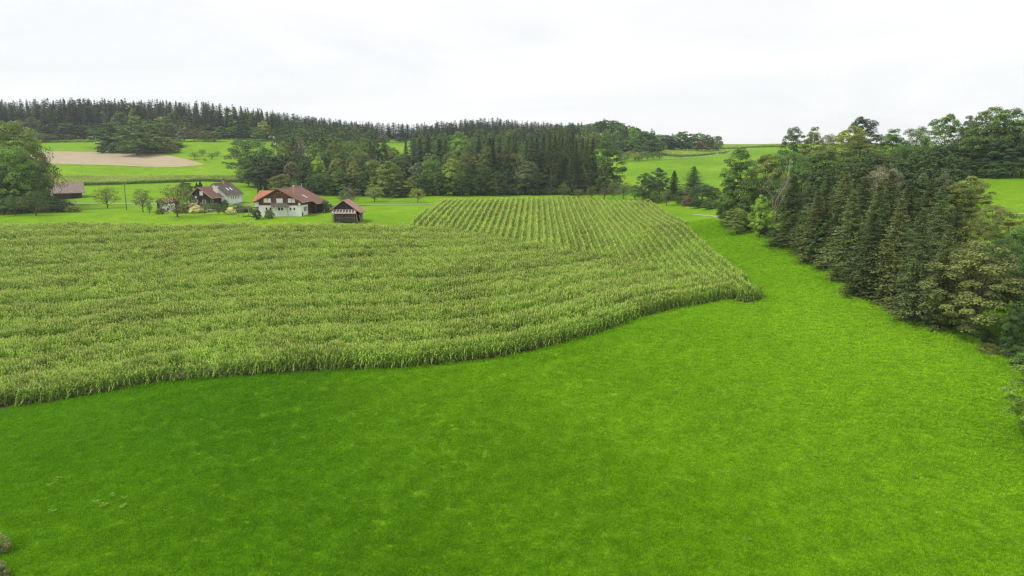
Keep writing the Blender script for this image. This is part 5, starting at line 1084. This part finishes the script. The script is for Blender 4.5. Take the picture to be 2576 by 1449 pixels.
for rowY, step, drop in ((600, 17.0, 9), (575, 19.0, 18)):
    px = 700.0
    while px < 1450:
        if not 955 < px < 1030: tree('fspruce', px, np.interp(px, SKX, SKY) + drop + abs(rng.normal(0, 4)), rowY + rng.uniform(-9, 9), rng.uniform(15, 20), 'spruceol' if rng.random() < .3 else 'spruce', cw)
        px += step * rng.uniform(.6, 1.4)
# depth of the woods: uncountable crowns behind the front rows
def mass(name, pts, protos, hrange, colour, label, sky=True):
    pts = np.array(pts); k = len(pts); src = [bpy.data.objects.new('crown_source', p[1]) for p in protos]
    hm_ = rng.uniform(*hrange, k)
    if sky: ppx = CX + F * pts[:, 0] / pts[:, 1]; cap = CAM_Z + (410.6 - np.interp(ppx, SKX, SKY) - rng.uniform(3, 16, k)) / F * 1.01 * pts[:, 1] - gh(pts[:, 0], pts[:, 1]); hm_ = np.clip(hm_, 6, np.maximum(cap, 6))
    hs_ = hm_ / protos[0][2]; o = instancer(name, np.stack([pts[:, 0], pts[:, 1], gh(pts[:, 0], pts[:, 1])], 1), np.stack([0 * hs_, 0 * hs_, rng.uniform(0, 6.28, k)], 1), np.stack([hs_ * 1.1, hs_ * 1.1, hs_], 1), rng.integers(0, len(src), k), src, label)
    o.color = (*(1.5 * c for c in COLR[colour]), 1)
pts = []
for i in range(330):
    px, Y = rng.uniform(-60, 720), rng.uniform(530, 660); v = at(px, 350, Y); pts.append((v.x, Y))
mass('distant_wood', pts, fspruce, (22, 27), 'spruce', 'dense conifer wood covering the far left hill')
pts = []
for i in range(300):
    px, Y = rng.uniform(680, 1470), rng.uniform(590, 760); v = at(px, 350, Y)
    if not (950 < px < 1035 and Y < 650): pts.append((v.x, Y))
mass('distant_wood', pts, fspruce, (14, 18), 'spruce', 'dense conifer wood on the distant centre ridge')
pts = []
for i in range(330):
    px, Y = rng.uniform(690, 1460), rng.uniform(385, 590); v = at(px, 350, Y)
    if not 945 < px < 1040: pts.append((v.x, Y))
mass('distant_wood', pts[:170], fbroad, (10, 14), 'mid', 'mixed broadleaf wood rising behind the central wood')
mass('distant_wood', [p for p in pts[170:] if p[1] > 490], fspruce, (13, 18), 'spruce', 'conifers mixed into the wood behind the centre')
pts = []
for i in range(110):
    px, Y = rng.uniform(640, 1500), rng.uniform(298, 335); v = at(px, 450, Y); pts.append((v.x, Y))
mass('wood_interior', pts, fbroad, (10, 14), 'dark', 'dark interior growth of the wood behind the farm', False)
pts = []
for i in range(70):
    px, Y = rng.uniform(2050, 2400), rng.uniform(125, 185); v = at(px, 500, Y); pts.append((v.x, Y))
mass('wood_interior', pts, fbroad, (8, 11), 'dark', 'dark interior growth of the long wood', False)
# look-alikes that stand in a row are told apart by counting from a landmark
def xy(px, Y): v = at(px, 450, Y); return (v.x, v.y)
MARK = {W1: ('big oak', xy(1524, 292)), W2: ('big oak', xy(1524, 292)), 'at the foot of the farm wood': ('big oak', xy(1524, 292)), W3: ('field barn', (ba.location.x, ba.location.y)), 'below the tall barn grove': ('field barn', (ba.location.x, ba.location.y)),
        W4: ('rusty tree', xy(486, 484)), 'below the clump above the stubble field': ('rusty tree', xy(486, 484)), 'on the meadow beside the stubble field': ('rusty tree', xy(486, 484)), gd: ('white goal', (gg.location.x, gg.location.y)), oc: ('big oak', xy(1524, 292)),
        rc_: ('big oak', xy(1524, 292)), r1: ('dead tree', xy(1955, 152)), r2: ('dead tree', xy(1955, 152)), r3: ('skyline oak', xy(2003, 272)), r4: ('dead tree', xy(1955, 152)), 'at the left end of the upper meadow': ('distant pole', (pB[0], pB[1])),
        'beside the orange roof of the farmhouse': ('farmhouse', (fh.location.x, fh.location.y)), 'behind the timber house roof': ('timber house', (bh.location.x, bh.location.y)), 'along the lower edge of the hill wood': ('rusty tree', xy(486, 484)), 'along the edge of the distant ridge wood': ('crane', (tc_.location.x, 470.0)),
        'along the foot of the wooded knoll': ('big oak', xy(1524, 292)), 'in the clump on the right hill crest': ('crest bush', xy(1993, 660)), 'in the scrubby orchard below the knoll': ('big oak', xy(1524, 292))}
ORD = 'nearest second third fourth fifth sixth seventh eighth ninth tenth eleventh twelfth thirteenth fourteenth fifteenth sixteenth seventeenth eighteenth nineteenth twentieth'.split()
for (where, lab), os_ in REG.items():
    if where in MARK and 2 <= len(os_) <= 20:
        nm, (mx, my) = MARK[where]
        os_.sort(key=lambda o: (o.location.x - mx) ** 2 + (o.location.y - my) ** 2)
        for o, w_ in zip(os_, ORD):
            t_ = f'{lab}, {w_} ' + ('to' if w_ == 'nearest' else 'from') + f' the {nm}'
            if len(t_.split()) > 16: t_ = t_.replace('broadleaf tree', 'tree')
            if len(t_.split()) > 16: t_ = t_.replace('along the lower edge of', 'edging').replace('along the edge of', 'edging')
            if len(t_.split()) > 16: t_ = t_.replace(f' the {nm}', f' {nm}')
            o['label'] = t_
print('trees', tcount)

# ------------------------------------------------------------------ air
HAZE = .00015
m, n, l, out = newmat('haze'); pv = n.new('ShaderNodeVolumePrincipled'); pv.inputs['Density'].default_value = HAZE; pv.inputs['Color'].default_value = (.86, .92, 1, 1); pv.inputs['Anisotropy'].default_value = .2
l.new(pv.outputs[0], out.inputs['Volume'])
tag(MB().box(-1260, 1260, -200, 1460, -40, 130).build('haze', m), 'thin pale haze over the valley', kind='stuff')
